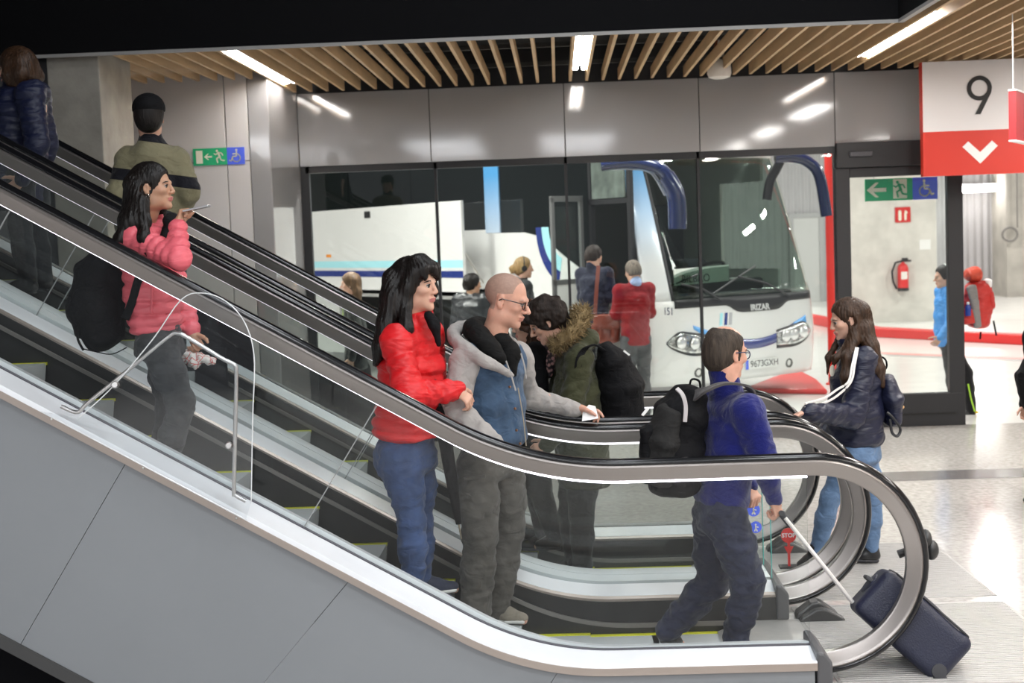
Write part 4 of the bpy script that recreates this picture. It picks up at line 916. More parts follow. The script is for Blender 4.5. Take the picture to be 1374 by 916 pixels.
def add_head(S_, H, fem=0, vox=.005):
    k = H.k; A = H.ax(); E = lambda c, r, kk=.012, mode='u': S_.ell(H.w(*c), [q*k for q in r], A, kk*k, mode)
    E((-.014, 0, .033), (.098, .074, .086)); E((.026, 0, -.030), (.066, .058, .082), .03)
    E((.032, 0, -.072), (.052, .050 if not fem else .046, .040), .02); E((.078, 0, -.104), (.018, .020, .016), .025)
    for s in (1, -1):
        E((.062, .042*s, -.022), (.026, .022, .02), .02); E((-.012, .050*s, -.075), (.028, .014, .03), .03)
    S_.cone(H.w(.088, .03, .018), H.w(.088, -.03, .018), (.010-.003*fem)*k, (.010-.003*fem)*k, .016*k)
    for s in (1, -1): E((.104, .032*s, -.002), (.018, .018, .009), .008, 's')
    S_.cone(H.w(.094, 0, .006), H.w(.118-.007*fem, 0, -.030), .0075*k, (.0115-.0015*fem)*k, .010*k)
    for s in (1, -1): E((.101, .012*s, -.036), (.012, .0075, .008), .006)
    E((.092, 0, -.060), (.014, .024, .008), .006); E((.089, 0, -.072), (.014, .020, .008), .006)
    S_.cone(H.w(.106, .018, -.0655), H.w(.106, -.018, -.0655), .0022*k, .0022*k, .003*k, 's')
    for s in (1, -1):
        E((-.006, .075*s, -.008), (.017, .008, .031), .006); E((-.002, .084*s, -.006), (.010, .007, .019), .004, 's'); E((.002, .076*s, -.034), (.010, .006, .010), .006)
    S_.refine(H.c, .155*k, vox)
def face_pick(H, scalp=None, skin_i=0):
    def pick(c):
        q = H.loc(c); m = np.zeros(len(c)); r = np.linalg.norm(q, axis=1) < .2
        lip = r & (q[:, 0] > .082) & (np.abs(q[:, 1]) < .023-.25*np.abs(q[:, 2]+.066)) & (q[:, 2] < -.0575) & (q[:, 2] > -.078); m[lip] = 1
        if scalp is not None: m[r & scalp(q)] = 2
        return m
    return pick
def add_eyes(root, H, brow=HB, look=0):
    for s in (1, -1):
        m = MB(); c = H.w(.0815, .031*s, -.003); m.ball(c, .0108*H.k, 0, 14); c2 = H.w(.0848, .0312*s+look, -.0035); m.ball(c2, .0086*H.k, 1, 10); m.build('eye', [EYEW, IRIS], root, smooth='all')
        m = MB(); m.tube([H.w(.091, .014*s, .015), H.w(.0945, .026*s, .0205), H.w(.089, .038*s, .0205), H.w(.075, .052*s, .0135)], [.0026*H.k, .0032*H.k, .0030*H.k, .0015*H.k], 6); m.build('eyebrow', brow, root, smooth=True)
        m = MB(); m.tube([H.w(.088, .019*s, .000), H.w(.0945, .031*s, .0048), H.w(.085, .044*s, -.001)], [.0018*H.k, .0030*H.k, .0016*H.k], 6); m.build('eyelid', brow, root, smooth=True)
def hand_prims(S_, wr, d, palm, curl=.4, thumb=1, k=1.0, spread=.12, tcurl=.3, vox=.0042, curls=None, mode='grip'):
    "wrist point, finger direction, palm normal; thumb=+1 puts the thumb towards cross(d, palm)"
    d = nrm(d); palm = nrm(np.array(palm)-d*np.dot(palm, d)); sd = np.cross(d, palm)*thumb
    kn = wr+d*.088*k
    S_.ecap(wr+d*.012*k, wr+d*.078*k, sd, (.028*k, .016*k), (.039*k, .014*k), .012)
    S_.cone(wr-d*.03*k, wr+d*.02*k, .026*k, .025*k, .02)
    tips = []
    for i, (o, L) in enumerate(((.030, .072), (.010, .080), (-.010, .075), (-.029, .060))):
        cu = curls[i] if curls else curl
        p = wr+d*(.080 if i < 3 else .072)*k+sd*o*k; dirv = nrm(d+sd*spread*(1.2-i*.8)); ang = 0
        for j, (fr, r0, r1) in enumerate(((.45, .0092, .0084), (.30, .0084, .0076), (.25, .0076, .0066))):
            ang += cu*(R(70), R(85), R(50))[j]; v = dirv*math.cos(ang)+palm*math.sin(ang); e = p+v*L*fr*k; S_.cone(p, e, r0*k, r1*k, .0035); p = e
        tips.append(p)
    p = wr+d*.022*k+sd*.026*k; v = nrm(d*.62+sd*.75+palm*.25)
    for j, (L, r0, r1) in enumerate(((.042, .0145, .0115), (.032, .011, .0095), (.026, .0095, .0075))):
        v = nrm(v+(d*.55+palm*.5-sd*.25)*tcurl*j); e = p+v*L*k; S_.cone(p, e, r0*k, r1*k, .006); p = e
    S_.refine(wr+d*.07*k, .12*k, vox); return tips
def limb(S_, a, b, c, r, k=.025):
    "two-segment limb with muscle taper: r = (root, mid, joint, mid, end)"
    S_.cone(a, a+(b-a)*.45, r[0], r[1], k); S_.cone(a+(b-a)*.45, b, r[1], r[2], k); S_.cone(b, b+(c-b)*.4, r[2], r[3], k); S_.cone(b+(c-b)*.4, c, r[3], r[4], k)
def body(root, H, J, skin, k=1.0, fem=0, scalp=None, hands=None, vox=.014, headvox=.005, hv=.0042, neckr=.052):
    "continuous body surface: trunk, neck, head with face, arms, hands, legs, feet"
    S_ = Sdf(); side = nrm(J['shL']-J['shR']); mid = (J['shL']+J['shR'])/2; pel = (J['hipL']+J['hipR'])/2
    S_.ecap(pel, pel+(mid-pel)*.45, side, (.135*k, .085*k), (.115*k, .075*k), .05); S_.ecap(pel+(mid-pel)*.45, mid-(mid-pel)*.12, side, (.115*k, .075*k), (.135*k, .085*k), .05)
    S_.cone(J['shL']+(mid-J['shL'])*.1, J['shR']+(mid-J['shR'])*.1, .05*k, .05*k, .05)
    base = H.w(-.018, 0, -.07); S_.chain([mid+Z*.01, (mid+Z*.03)*.45+base*.55, base], [.064*k, neckr, neckr*.98], .03)
    add_head(S_, H, fem, headvox)
    for q in 'LR':
        if J.get('wr'+q) is not None: limb(S_, J['sh'+q], J['el'+q], J['wr'+q], [x*k for x in (.046, .042, .036, .036, .025)])
        limb(S_, J['hip'+q], J['kn'+q], J['an'+q], [x*k for x in (.075, .066, .048, .048, .034)])
        f = J.get('toe'+q)
        if f is not None: S_.cone(J['an'+q]-Z*.03, J['an'+q]+(f-J['an'+q])*.85-Z*.0, .034*k, .022*k, .03)
    for hs in (hands or []): hand_prims(S_, **{'vox': hv, **hs})
    vf = S_.mesh(vox, 1)
    return mobj('body', vf, [skin, LIP if fem else LIPM, STUB], root, face_pick(H, scalp))
def garment(root, name, S_, m, h=.011, amp=.004, freq=5, seed=1, smooth=1, stretch=(1, 1, 1), pick=None):
    vs, F = S_.mesh(h, smooth)
    if amp: vs = wrinkle(vs, F, amp, freq, seed, stretch)
    return mobj(name, (vs, F), m, root, pick)
def torso_sdf(side, st, q=None, k=.04, wob=0):
    "st: list of (point, across, through)"
    S_ = Sdf()
    for (a, ra, rb), (b, sa, sb) in zip(st[:-1], st[1:]): S_.ecap(a, b, side, (ra, rb), (sa, sb), k, q=q, wob=wob)
    return S_
def sleeve(S_, a, b, c, r, q=None, k=.03, wob=0):
    S_.cone(a, b, r[0], r[1], k, q=q, wob=wob); S_.cone(b, c, r[1], r[2], k, q=q, wob=wob)
def trousers(J, r, k=.03, wob=.0, seat=None, hw=.15, hd=.115):
    S_ = Sdf(); side = nrm(J['hipL']-J['hipR']); pel = (J['hipL']+J['hipR'])/2
    up = seat if seat is not None else pel+Z*.09
    S_.ecap(pel-Z*.03, up, side, (hw, hd), (hw*.9, hd*.88), .04)
    for q in 'LR':
        a, b, c = J['hip'+q], J['kn'+q], J['an'+q]
        S_.cone(a, a+(b-a)*.5, r[0], r[1], k, wob=wob); S_.cone(a+(b-a)*.5, b, r[1], r[2], k, wob=wob); S_.cone(b, b+(c-b)*.4, r[2], r[3], k, wob=wob); S_.cone(b+(c-b)*.4, c, r[3], r[4], k, wob=wob*1.3)
    return S_
def shoes(root, J, upm, solem, k=1.0):
    for q in 'LR':
        f = J.get('toe'+q)
        if f is None: continue
        a = J['an'+q]; d = f-a; d[2] = f[2]-a[2]; fl = nrm(V(d[0], d[1], 0)); tilt = nrm(f-(a-Z*.075*k-fl*.05)); s_ = np.cross(Z, fl); up = np.cross(tilt, s_)
        heel = a-Z*.075*k-fl*.055
        heel = heel; L = np.linalg.norm(f-heel); t = nrm(f-heel)
        S_ = Sdf(); S_.cone(heel+t*.045+up*.035, heel+t*(L*.55)+up*.032, .038*k, .040*k, .02); S_.cone(heel+t*(L*.55)+up*.03, f-t*.035+up*.022, .040*k, .030*k, .02); S_.cone(heel+t*.045+up*.04, a-Z*.0+up*.02, .040*k, .040*k, .02); S_.cone(heel+t*(L*.5)+up*.045, a+up*.01, .030*k, .036*k, .02)
        S_.cut(heel+up*.012, -up); o = garment(root, 'shoe', S_, upm, .009, .0015, 9, 3)
        S2 = Sdf(); S2.ecap(heel+t*.02+up*.006, heel+t*(L*.55)+up*.006, s_, (.036*k, .016), (.042*k, .016), .01); S2.ecap(heel+t*(L*.55)+up*.006, f-t*.02+up*.008, s_, (.044*k, .016), (.034*k, .014), .01); S2.cut(heel-up*.008, -up)
        garment(o, 'sole', S2, solem, .009, 0)
def hair_cap(H, grow=.014, front=.035, low=-.06, k=.02):
    "skull cap of hair open over the face"
    S_ = Sdf(); kk = H.k; A = H.ax()
    S_.ell(H.w(-.016, 0, .035), [(.098+grow)*kk, (.075+grow)*kk, (.087+grow)*kk], A, .01)
    S_.ell(H.w(-.045, 0, -.02), [(.070+grow*.7)*kk, (.068+grow)*kk, .085*kk], A, .03)
    return S_
def strands(vf, H, amp=.003, n=34, seed=3):
    "comb grooves running down from the crown"
    vs, F = vf; N = vnormals(vs, F); q = H.loc(vs); th = np.arctan2(q[:, 1], q[:, 0]+.03); rng = np.random.RandomState(seed)
    d = np.sin(th*n+3*np.sin(q[:, 2]*18+th*2))+.6*np.sin(th*n*2.3+2*np.sin(q[:, 2]*30))+.4*np.sin(q[:, 2]*40+th*9)
    return vs+N*(amp*d/2)[:, None], F
def long_hair(H, locks, grow=.014, facecut=True, amp=.003, n=34, vox=.0075, browline=.06, cut=None):
    S_ = hair_cap(H, grow); kk = H.k
    S_.ell(H.w(.105, 0, -.045), [.085*kk, .078*kk, .115*kk], H.ax(), .012, 's')
    for pts, rs in locks: S_.chain(pts, rs, .03)
    if cut: cut(S_)
    return strands(S_.mesh(vox, 1), H, amp, n)
def person(label, base, cat='person', group=None): return empty('person', base, label, cat, group)

def settle(J, z, k=1.0, feet='LR'):
    "stand the feet on a tread or floor at height z"
    for q in feet: J['an'+q][2] = z+.085*k; J['toe'+q][2] = z+.014
# ---------------------------------------------------------------- cloth and gear materials
cloth = lambda n, c, r=.75, b=.25, s=350, sh=.3, v=.06, fo=(11, .55, (1, 1, 1.5)): mat(n, c, r, var=v, vscale=9, bump=b, bscale=s, sheen=sh*.4, spec=.18, fold=fo)
nyl = lambda n, c, r=.42, fo=(13, .6, (.5, .5, 1.5)): mat(n, c, r, var=.05, vscale=8, bump=.12, bscale=45, spec=.4, fold=fo)
PINK = nyl('pink_nylon', (.76, .135, .17)); REDJ = nyl('red_nylon', (.62, .012, .016), .45); NAVYN = nyl('navy_nylon', (.009, .011, .030), .42); NAVYB = nyl('midnight_nylon', (.006, .009, .034), .5)
GJEAN = cloth('grey_jeans', (.052, .052, .055), v=.25); BJEAN = cloth('blue_jeans', (.040, .068, .160), v=.3); LJEAN = cloth('light_blue_jeans', (.11, .18, .30), v=.2); DJEAN = cloth('dark_indigo_jeans', (.017, .020, .042), v=.2)
DENIM = cloth('denim_vest', (.045, .080, .138), v=.3); MELANGE = cloth('grey_melange', (.33, .31, .295), v=.1); GPANT = cloth('grey_work_trousers', (.085, .078, .070), v=.15); BTEE = cloth('black_cotton', (.006, .006, .006), v=.1, sh=0)
FLEECE = cloth('royal_blue_fleece', (.006, .009, .105), .9, .4, 200, .6); OLIVE = cloth('olive_parka', (.045, .047, .022), .7); KHAKI = cloth('khaki_jacket', (.21, .19, .115), .7); BLKC = cloth('black_cloth', (.005, .005, .006), .8, sh=0)
DPANT = cloth('charcoal_trousers', (.020, .021, .024), .8); LEATH = mat('black_leather', (.018, .019, .022), .3, bump=.4, bscale=40); REDW = cloth('burgundy_wool', (.22, .008, .012), .9, .4, 250); NAVW = cloth('navy_wool', (.022, .025, .045), .9); SKYJ = nyl('sky_blue_shell', (.05, .27, .68), .5)
PACKB = cloth('black_pack_fabric', (.004, .004, .005), .75, .35, 250, 0); PACKG = cloth('charcoal_pack_fabric', (.020, .0195, .019), .75, .35, 250, 0); SOLEW = mat('white_sole', (.65, .64, .62), .6); SOLEK = mat('dark_sole', (.03, .03, .035), .6); SUEDE = cloth('taupe_suede', (.24, .21, .17), .9); NAVSH = cloth('navy_shoe', (.03, .035, .06), .7)
BLKS = mat('black_shoe', (.012, .012, .013), .4); STRIPE = mat('white_stripe', (.75, .73, .70), .6)
def px(x, y, Yd): return P(x, y, Yd)
def JJ(**k): return k
def template(c, yaw, hgt, zfoot, stride=.0, k=1.0):
    "upright skeleton under head centre c"
    f, l, u = frame(yaw); b = V(c[0], c[1], zfoot)-f*.03; J = {}
    for q, s in (('L', 1), ('R', -1)):
        J['sh'+q] = b+l*(.175*k*s)+Z*(.815*hgt); J['hip'+q] = b+l*(.085*k*s)+Z*(.50*hgt); st = stride*s
        J['el'+q] = J['sh'+q]+l*(.05*s)+f*(-.02)-Z*(.185*hgt); J['wr'+q] = J['el'+q]+f*.06-Z*(.15*hgt)
        J['kn'+q] = b+l*(.09*k*s)+f*(.02+st*.55)+Z*(.275*hgt); J['an'+q] = b+l*(.09*k*s)+f*(st-.02)+Z*.085; J['toe'+q] = b+l*(.11*k*s)+f*(st+.17)+Z*.02
    return J
def fist(J, q, d=None, palm=None, **k):
    d = nrm(J['wr'+q]-J['el'+q]) if d is None else d
    return dict(wr=J['wr'+q], d=d, palm=palm, **k)
def capsule_pack(root, name, a, b, side, st, m, q=None, h=.011, amp=.006, seed=4, cut=None):
    S_ = torso_sdf(side, st, q); 
    if cut: cut(S_)
    return garment(root, name, S_, m, h, amp, 4, seed)
def strap(root, pts, w, t, m, name='strap'):
    "flat webbing through points: list of (point, width direction)"
    c = crv([p for p, _ in pts], 8*len(pts)) if len(pts) > 2 else [p for p, _ in pts]; n = len(c); ws = [np.array(w_, float) for _, w_ in pts]
    mb = MB()
    def sd(i):
        t_ = nrm(c[min(i+1, n-1)]-c[max(i-1, 0)]); f = i/(n-1)*(len(ws)-1); j = min(int(f), len(ws)-2); a = ws[j]+(ws[j+1]-ws[j])*(f-j); a = nrm(a-t_*np.dot(a, t_)); return a, np.cross(t_, a)
    mb.sweep(c, [(-w, -t), (w, -t), (w, t), (-w, t)], side=sd); return mb.build(name, m, root, bevel=.002)

# ================================================================ woman in the pink jacket
p0 = px(212, 650, 7.0)
def woman_pink():
    H = Head(px(204.5, 251, 7.0), -6, -2, 0, .955)
    J = JJ(shR=px(180, 319, 6.87), elR=px(240, 347, 6.71), wrR=px(239, 303, 6.80), shL=px(199, 312, 7.2), elL=px(243, 390, 7.22), wrL=px(258, 447, 7.1),
           hipR=px(210, 462, 6.93), hipL=px(217, 462, 7.1), knR=px(243, 541, 6.93), knL=px(228, 548, 7.12), anR=px(214, 640, 6.95), anL=px(218, 645, 7.12), toeR=px(248, 668, 6.93), toeL=px(252, 668, 7.14))
    settle(J, .923, .95)
    r = person('person in a pink padded jacket and grey jeans speaking into a phone on the escalator', p0, group=None)
    f, l, u = frame(0)
    body(r, H, J, SKINT, .95, 1, hands=[dict(wr=J['wrR'], d=px(246, 276, 6.82)-J['wrR'], palm=V(.9, .1, .1), curls=[.95, 1.0, 1.0, 1.0], thumb=1, k=.95, tcurl=.9), dict(wr=J['wrL'], d=px(269, 474, 7.08)-J['wrL'], palm=V(-.3, -1, 0), curl=.75, thumb=-1, k=.95)])
    add_eyes(r, H, HB)
    side = Yv
    q = (.060, .019)
    S_ = torso_sdf(side, [(px(209, 437, 7.02), .165, .130), (px(206, 395, 7.02), .160, .138), (px(203, 350, 7.02), .175, .142), (px(198, 318, 7.03), .17, .115)], q)
    S_.cone(J['shR'], J['shL'], .075, .075, .05); S_.cut(px(209, 447, 7.02), -Z)
    S_.cone(px(197, 306, 7.02), px(203, 292, 7.03), .080, .062, .02); S_.cut(px(206, 290, 7.02), Z+V(-.35, 0, 0))
    sleeve(S_, J['shR'], J['elR'], J['wrR']-(J['wrR']-J['elR'])*.05, (.066, .055, .042), (.050, .014)); sleeve(S_, J['shL'], J['elL'], J['wrL']-(J['wrL']-J['elL'])*.08, (.068, .058, .042), (.050, .015))
    S_.ell(H.w(.04, 0, -.14), (.07, .06, .06), H.ax(), .01, 's')
    j = garment(r, 'jacket', S_, PINK, .0072, .004, 7, 2, 0)
    m = MB(); a, b = px(204, 385, 6.855), px(203, 420, 6.86)
    m.tube([a, (a+b)/2+V(.003, -.006, 0), b], .006); m.build('pocket_welt', PINK, j)
    scf = Sdf(); c = H.w(.0, 0, -.14); scf.chain([c+V(.075, -.045, -.03), c+V(.085, -.01, -.02), c+V(.07, .05, -.015)], [.022, .026, .022], .01); scf.cone(c+V(.08, -.02, -.03), px(221, 320, 6.93), .026, .024, .02); garment(r, 'scarf', scf, BLKC, .009, .008, 9, 5)
    T = trousers(J, (.092, .082, .066, .066, .058), wob=.003, hw=.145, hd=.125); garment(r, 'jeans', T, GJEAN, .009, .007, 7, 3, 1, (1, 1, 2))
    shoes(r, J, BLKS, SOLEW, .95)
    locks = []
    for k in range(9):
        s = (k-4)/4; p = H.w(-.075-.02*(1-s*s), .060*s, .02)
        locks.append(([p, px(180+6*abs(s), 262, 7.0+.07*s), px(171+abs(s)*5, 297, 6.98+.13*s), px(163+6*(1-abs(s)), 322, 6.98+.15*s), px(156+6*(1-abs(s)), 350, 6.98+.12*s)], [.036, .038, .038, .034, .012]))
    locks.append(([H.w(-.055, -.080, .0), px(192, 272, 6.89), px(193, 298, 6.85), px(193, 318, 6.782), px(197, 344, 6.762)], [.022, .027, .031, .026, .006]))
    locks.append(([H.w(-.03, .085, .03), H.w(.02, .085, -.06), px(214, 300, 7.13), px(216, 330, 7.1)], [.022, .024, .026, .008]))
    earc = lambda S2: S2.ell(H.w(.006, -.100, -.012), (.030, .034, .036), H.ax(), .006, 's')
    vf = long_hair(H, locks, .012, amp=.004, n=44, cut=earc, vox=.0065)
    mobj('hair', vf, HB, r)
    m = MB(); c = H.w(-.0, -.080, -.047); m.tube([c+(H.f*math.cos(t)+H.u*math.sin(t))*.0095 for t in np.linspace(0, 6.28, 14, endpoint=False)], .0022, 6, closed=True); m.build('earring', mat('silver', (.8, .78, .74), .15, metal=1), r, smooth=True)
    # phone, backpack and the paper wrap are things of their own
    ph = empty('mobile_phone', px(264, 277, 6.80), 'slim pale mobile phone held flat before the mouth of the person in pink', 'phone')
    a, b = px(247, 282, 6.80), px(281, 274.5, 6.78); d = nrm(b-a); m = MB(); m.obox(a-Yv*.035, b-a, Yv*.07, np.cross(d, Yv)*-.009); m.build('case', mat('phone_silver', (.55, .55, .57), .3, metal=.6), ph, bevel=.003)
    n_ = np.cross(d, Yv)*-1; m = MB(); m.obox(a-Yv*.031+d*.006+n_*.0092, (b-a)*.92, Yv*.062, n_*.0008); m.build('screen', mat('phone_screen', (.02, .02, .025), .05), ph)
    bp = empty('backpack', px(130, 470, 7.0), 'black backpack worn by the person in pink, seen through the near glass', 'backpack')
    S_ = torso_sdf(Yv, [(px(143, 455, 7.02), .13, .095), (px(127, 415, 7.02), .165, .135), (px(133, 370, 7.02), .155, .115), (px(146, 350, 7.02), .12, .085)], None, .05); garment(bp, 'main_bag', S_, PACKB, .011, .012, 4, 6)
    S_ = torso_sdf(Yv, [(px(118, 445, 7.02), .11, .06), (px(108, 400, 7.02), .12, .06)], None, .04); garment(bp, 'front_pocket', S_, PACKB, .011, .01, 5, 8)
    strap(bp, [(px(189, 366, 6.835), X), (px(184, 380, 6.845), X), (px(177, 405, 6.86), X), (px(168, 428, 6.875), X)], .020, .004, PACKB, 'shoulder_strap')
    strap(bp, [(px(108, 430, 6.9), X), (px(104, 452, 6.88), X), (px(112, 470, 6.88), X)], .006, .003, PACKB, 'webbing'); 
    m = MB(); m.tube(crv([px(112, 468, 6.9), px(130, 472, 6.88), px(150, 475, 6.88), px(170, 466, 6.9)], 14), .003, 6); m.build('webbing', PACKB, bp)
    wp = empty('paper_wrap', px(268, 480, 7.07), 'crumpled white paper wrapper with red print in the hand of the person in pink', 'wrapper')
    S_ = Sdf(); S_.ecap(px(248, 475, 7.06), px(287, 484, 7.06), Yv, (.05, .028), (.035, .016), .01); S_.cone(px(250, 480, 7.05), px(262, 488, 7.03), .03, .028, .01)
    pm = mat('wrap_paper', (.78, .73, .70), .6); nt = pm.node_tree; bb = nt.nodes['Principled BSDF']; tc = nt.nodes.new('ShaderNodeTexCoord'); wv = nt.nodes.new('ShaderNodeTexVoronoi'); wv.feature = 'DISTANCE_TO_EDGE'; wv.inputs['Scale'].default_value = 26; cr = nt.nodes.new('ShaderNodeValToRGB'); cr.color_ramp.elements[0].color = (.6, .08, .07, 1); cr.color_ramp.elements[1].color = (.78, .73, .70, 1); cr.color_ramp.elements[0].position = .02; cr.color_ramp.elements[1].position = .06
    nt.links.new(tc.outputs['Object'], wv.inputs['Vector']); nt.links.new(wv.outputs['Distance'], cr.inputs[0]); nt.links.new(cr.outputs[0], bb.inputs['Base Color'])
    garment(wp, 'paper', S_, pm, .006, .012, 14, 9, 0)
woman_pink()

# ================================================================ woman in the red jacket
def woman_red():
    H = Head(px(556.5, 382, 7.3), -22, 2, 0, 1.11); Y0 = 7.3
    J = JJ(shR=px(533, 457, 7.10), elR=px(548, 531, 6.98), wrR=px(610, 523, 7.12), shL=px(575, 447, 7.52), elL=px(583, 525, 7.6), wrL=px(612, 540, 7.42),
           hipR=px(538, 612, 7.2), hipL=px(560, 612, 7.4), knR=px(552, 698, 7.17), knL=px(562, 698, 7.36), anR=px(556, 786, 7.17), anL=px(566, 782, 7.38), toeR=px(610, 805, 7.13), toeL=px(618, 797, 7.4))
    settle(J, .287)
    r = person('person in a red padded jacket and blue jeans standing on the nearest escalator', px(560, 810, 7.25))
    body(r, H, J, SKIN, 1.06, 1, hands=[dict(wr=J['wrR']+V(.012, 0, 0), d=V(.6, .15, -.55), palm=V(-.45, .5, -.6), curl=.55, thumb=1, k=1.02)])
    add_eyes(r, H, HB)
    q = (.062, .019); side = nrm(V(.2, 1, 0))
    S_ = torso_sdf(side, [(px(546, 576, 7.3), .205, .178), (px(550, 530, 7.3), .19, .165), (px(552, 490, 7.3), .205, .165), (px(553, 460, 7.3), .19, .125)], q); S_.cone(J['shR'], J['shL'], .085, .08, .05)
    S_.cut(px(546, 589, 7.3), -Z+V(.08, 0, 0)); S_.cone(px(556, 440, 7.3), px(562, 420, 7.28), .095, .075, .03); S_.cut(px(560, 419, 7.28), Z+V(-.3, 0, 0)); S_.ell(px(578, 422, 7.22), (.07, .06, .09), None, .012, 's')
    sleeve(S_, J['shR'], J['elR'], J['wrR'], (.083, .072, .054), (.085, .010), wob=.005); sleeve(S_, J['shL'], J['elL'], J['wrL'], (.08, .068, .052), (.07, .010))
    j = garment(r, 'jacket', S_, REDJ, .0074, .005, 6, 11, 0)
    S_ = Sdf(); S_.chain([px(575, 423, 7.22), px(583, 436, 7.2), px(589, 462, 7.19)], [.024, .027, .012], .02); garment(r, 'scarf', S_, BLKC, .01, .006, 7, 3)
    T = trousers(J, (.098, .094, .070, .073, .052), wob=.003, hw=.175, hd=.145); T.ell(px(530, 615, 7.3), (.11, .16, .13), None, .06); garment(r, 'jeans', T, BJEAN, .009, .008, 6, 4, 1, (1, 1, 2))
    shoes(r, J, NAVSH, SOLEW, 1.0)
    locks = []
    for k in range(11):
        s = (k-5)/5; p = H.w(-.085-.01*(1-s*s), .065*s, .03)
        locks.append(([p, px(528-4*(1-abs(s)), 400, 7.3+.085*s), px(519, 435, 7.28+.11*s), px(510+3*abs(s), 465, 7.25+.12*s), px(504, 488, 7.25+.10*s)], [.042, .044, .040, .03, .008]))
    locks += [([H.w(.035, -.075, .06), H.w(.01, -.092, -.01), H.w(.0, -.095, -.09), px(545, 440, 7.10), px(536, 462, 7.05)], [.03, .03, .034, .034, .010]),
              ([H.w(.05, .07, .05), H.w(.05, .085, -.03), H.w(.03, .08, -.10), px(584, 450, 7.35)], [.026, .026, .026, .01]),
              ([H.w(.03, -.04, .112), H.w(.075, -.055, .078), H.w(.090, -.062, .03)], [.03, .024, .008]), ([H.w(.03, 0, .118), H.w(.085, 0, .082), H.w(.108, .015, .038)], [.03, .024, .008]), ([H.w(.03, .04, .112), H.w(.08, .05, .075), H.w(.09, .065, .03)], [.03, .024, .010])]
    mobj('hair', long_hair(H, locks, .013, amp=.0045, n=44), HB, r)
    um = empty('umbrella', px(619, 724, 7.2), 'closed black umbrella hanging beside the legs of the person in the red padded jacket', 'umbrella')
    a, b = px(590, 545, 7.22), px(615.5, 703, 7.2); d = nrm(b-a); L = np.linalg.norm(b-a)
    n = 22; e1 = nrm(np.cross(d, Yv)); e2 = np.cross(d, e1); vs = []; ts = [0, .04, .2, .45, .7, .9, 1.0]; rs = [.016, .03, .034, .032, .025, .018, .013]
    for t, rr in zip(ts, rs):
        for k in range(n): q_ = rr*(1+.14*math.cos(8*math.pi*2*k/n+t*3)); vs.append(a+d*L*t+(e1*math.cos(6.2832*k/n)+e2*math.sin(6.2832*k/n))*q_)
    m = MB(); m.add(vs, [(i*n+k, i*n+(k+1) % n, (i+1)*n+(k+1) % n, (i+1)*n+k) for i in range(len(ts)-1) for k in range(n)]+[tuple(range(n)), tuple((len(ts)-1)*n+k for k in range(n))]); m.build('canopy', BLKC, um, smooth='all')
    m = MB(); m.tube([b-d*.01, px(619, 723, 7.2)], [.005, .0035], 8); m.build('ferrule', mat('brass_tip', (.35, .31, .24), .3, metal=.9), um, smooth=True)
    m = MB(); m.tube([a+d*.02, a-d*.10]+[a-d*.10+(-d*math.sin(t)+Yv*(-1+math.cos(t)))*.035 for t in np.linspace(.3, 3.1, 10)], .010, 10); m.build('handle', BLKS, um, smooth=True)
woman_red()

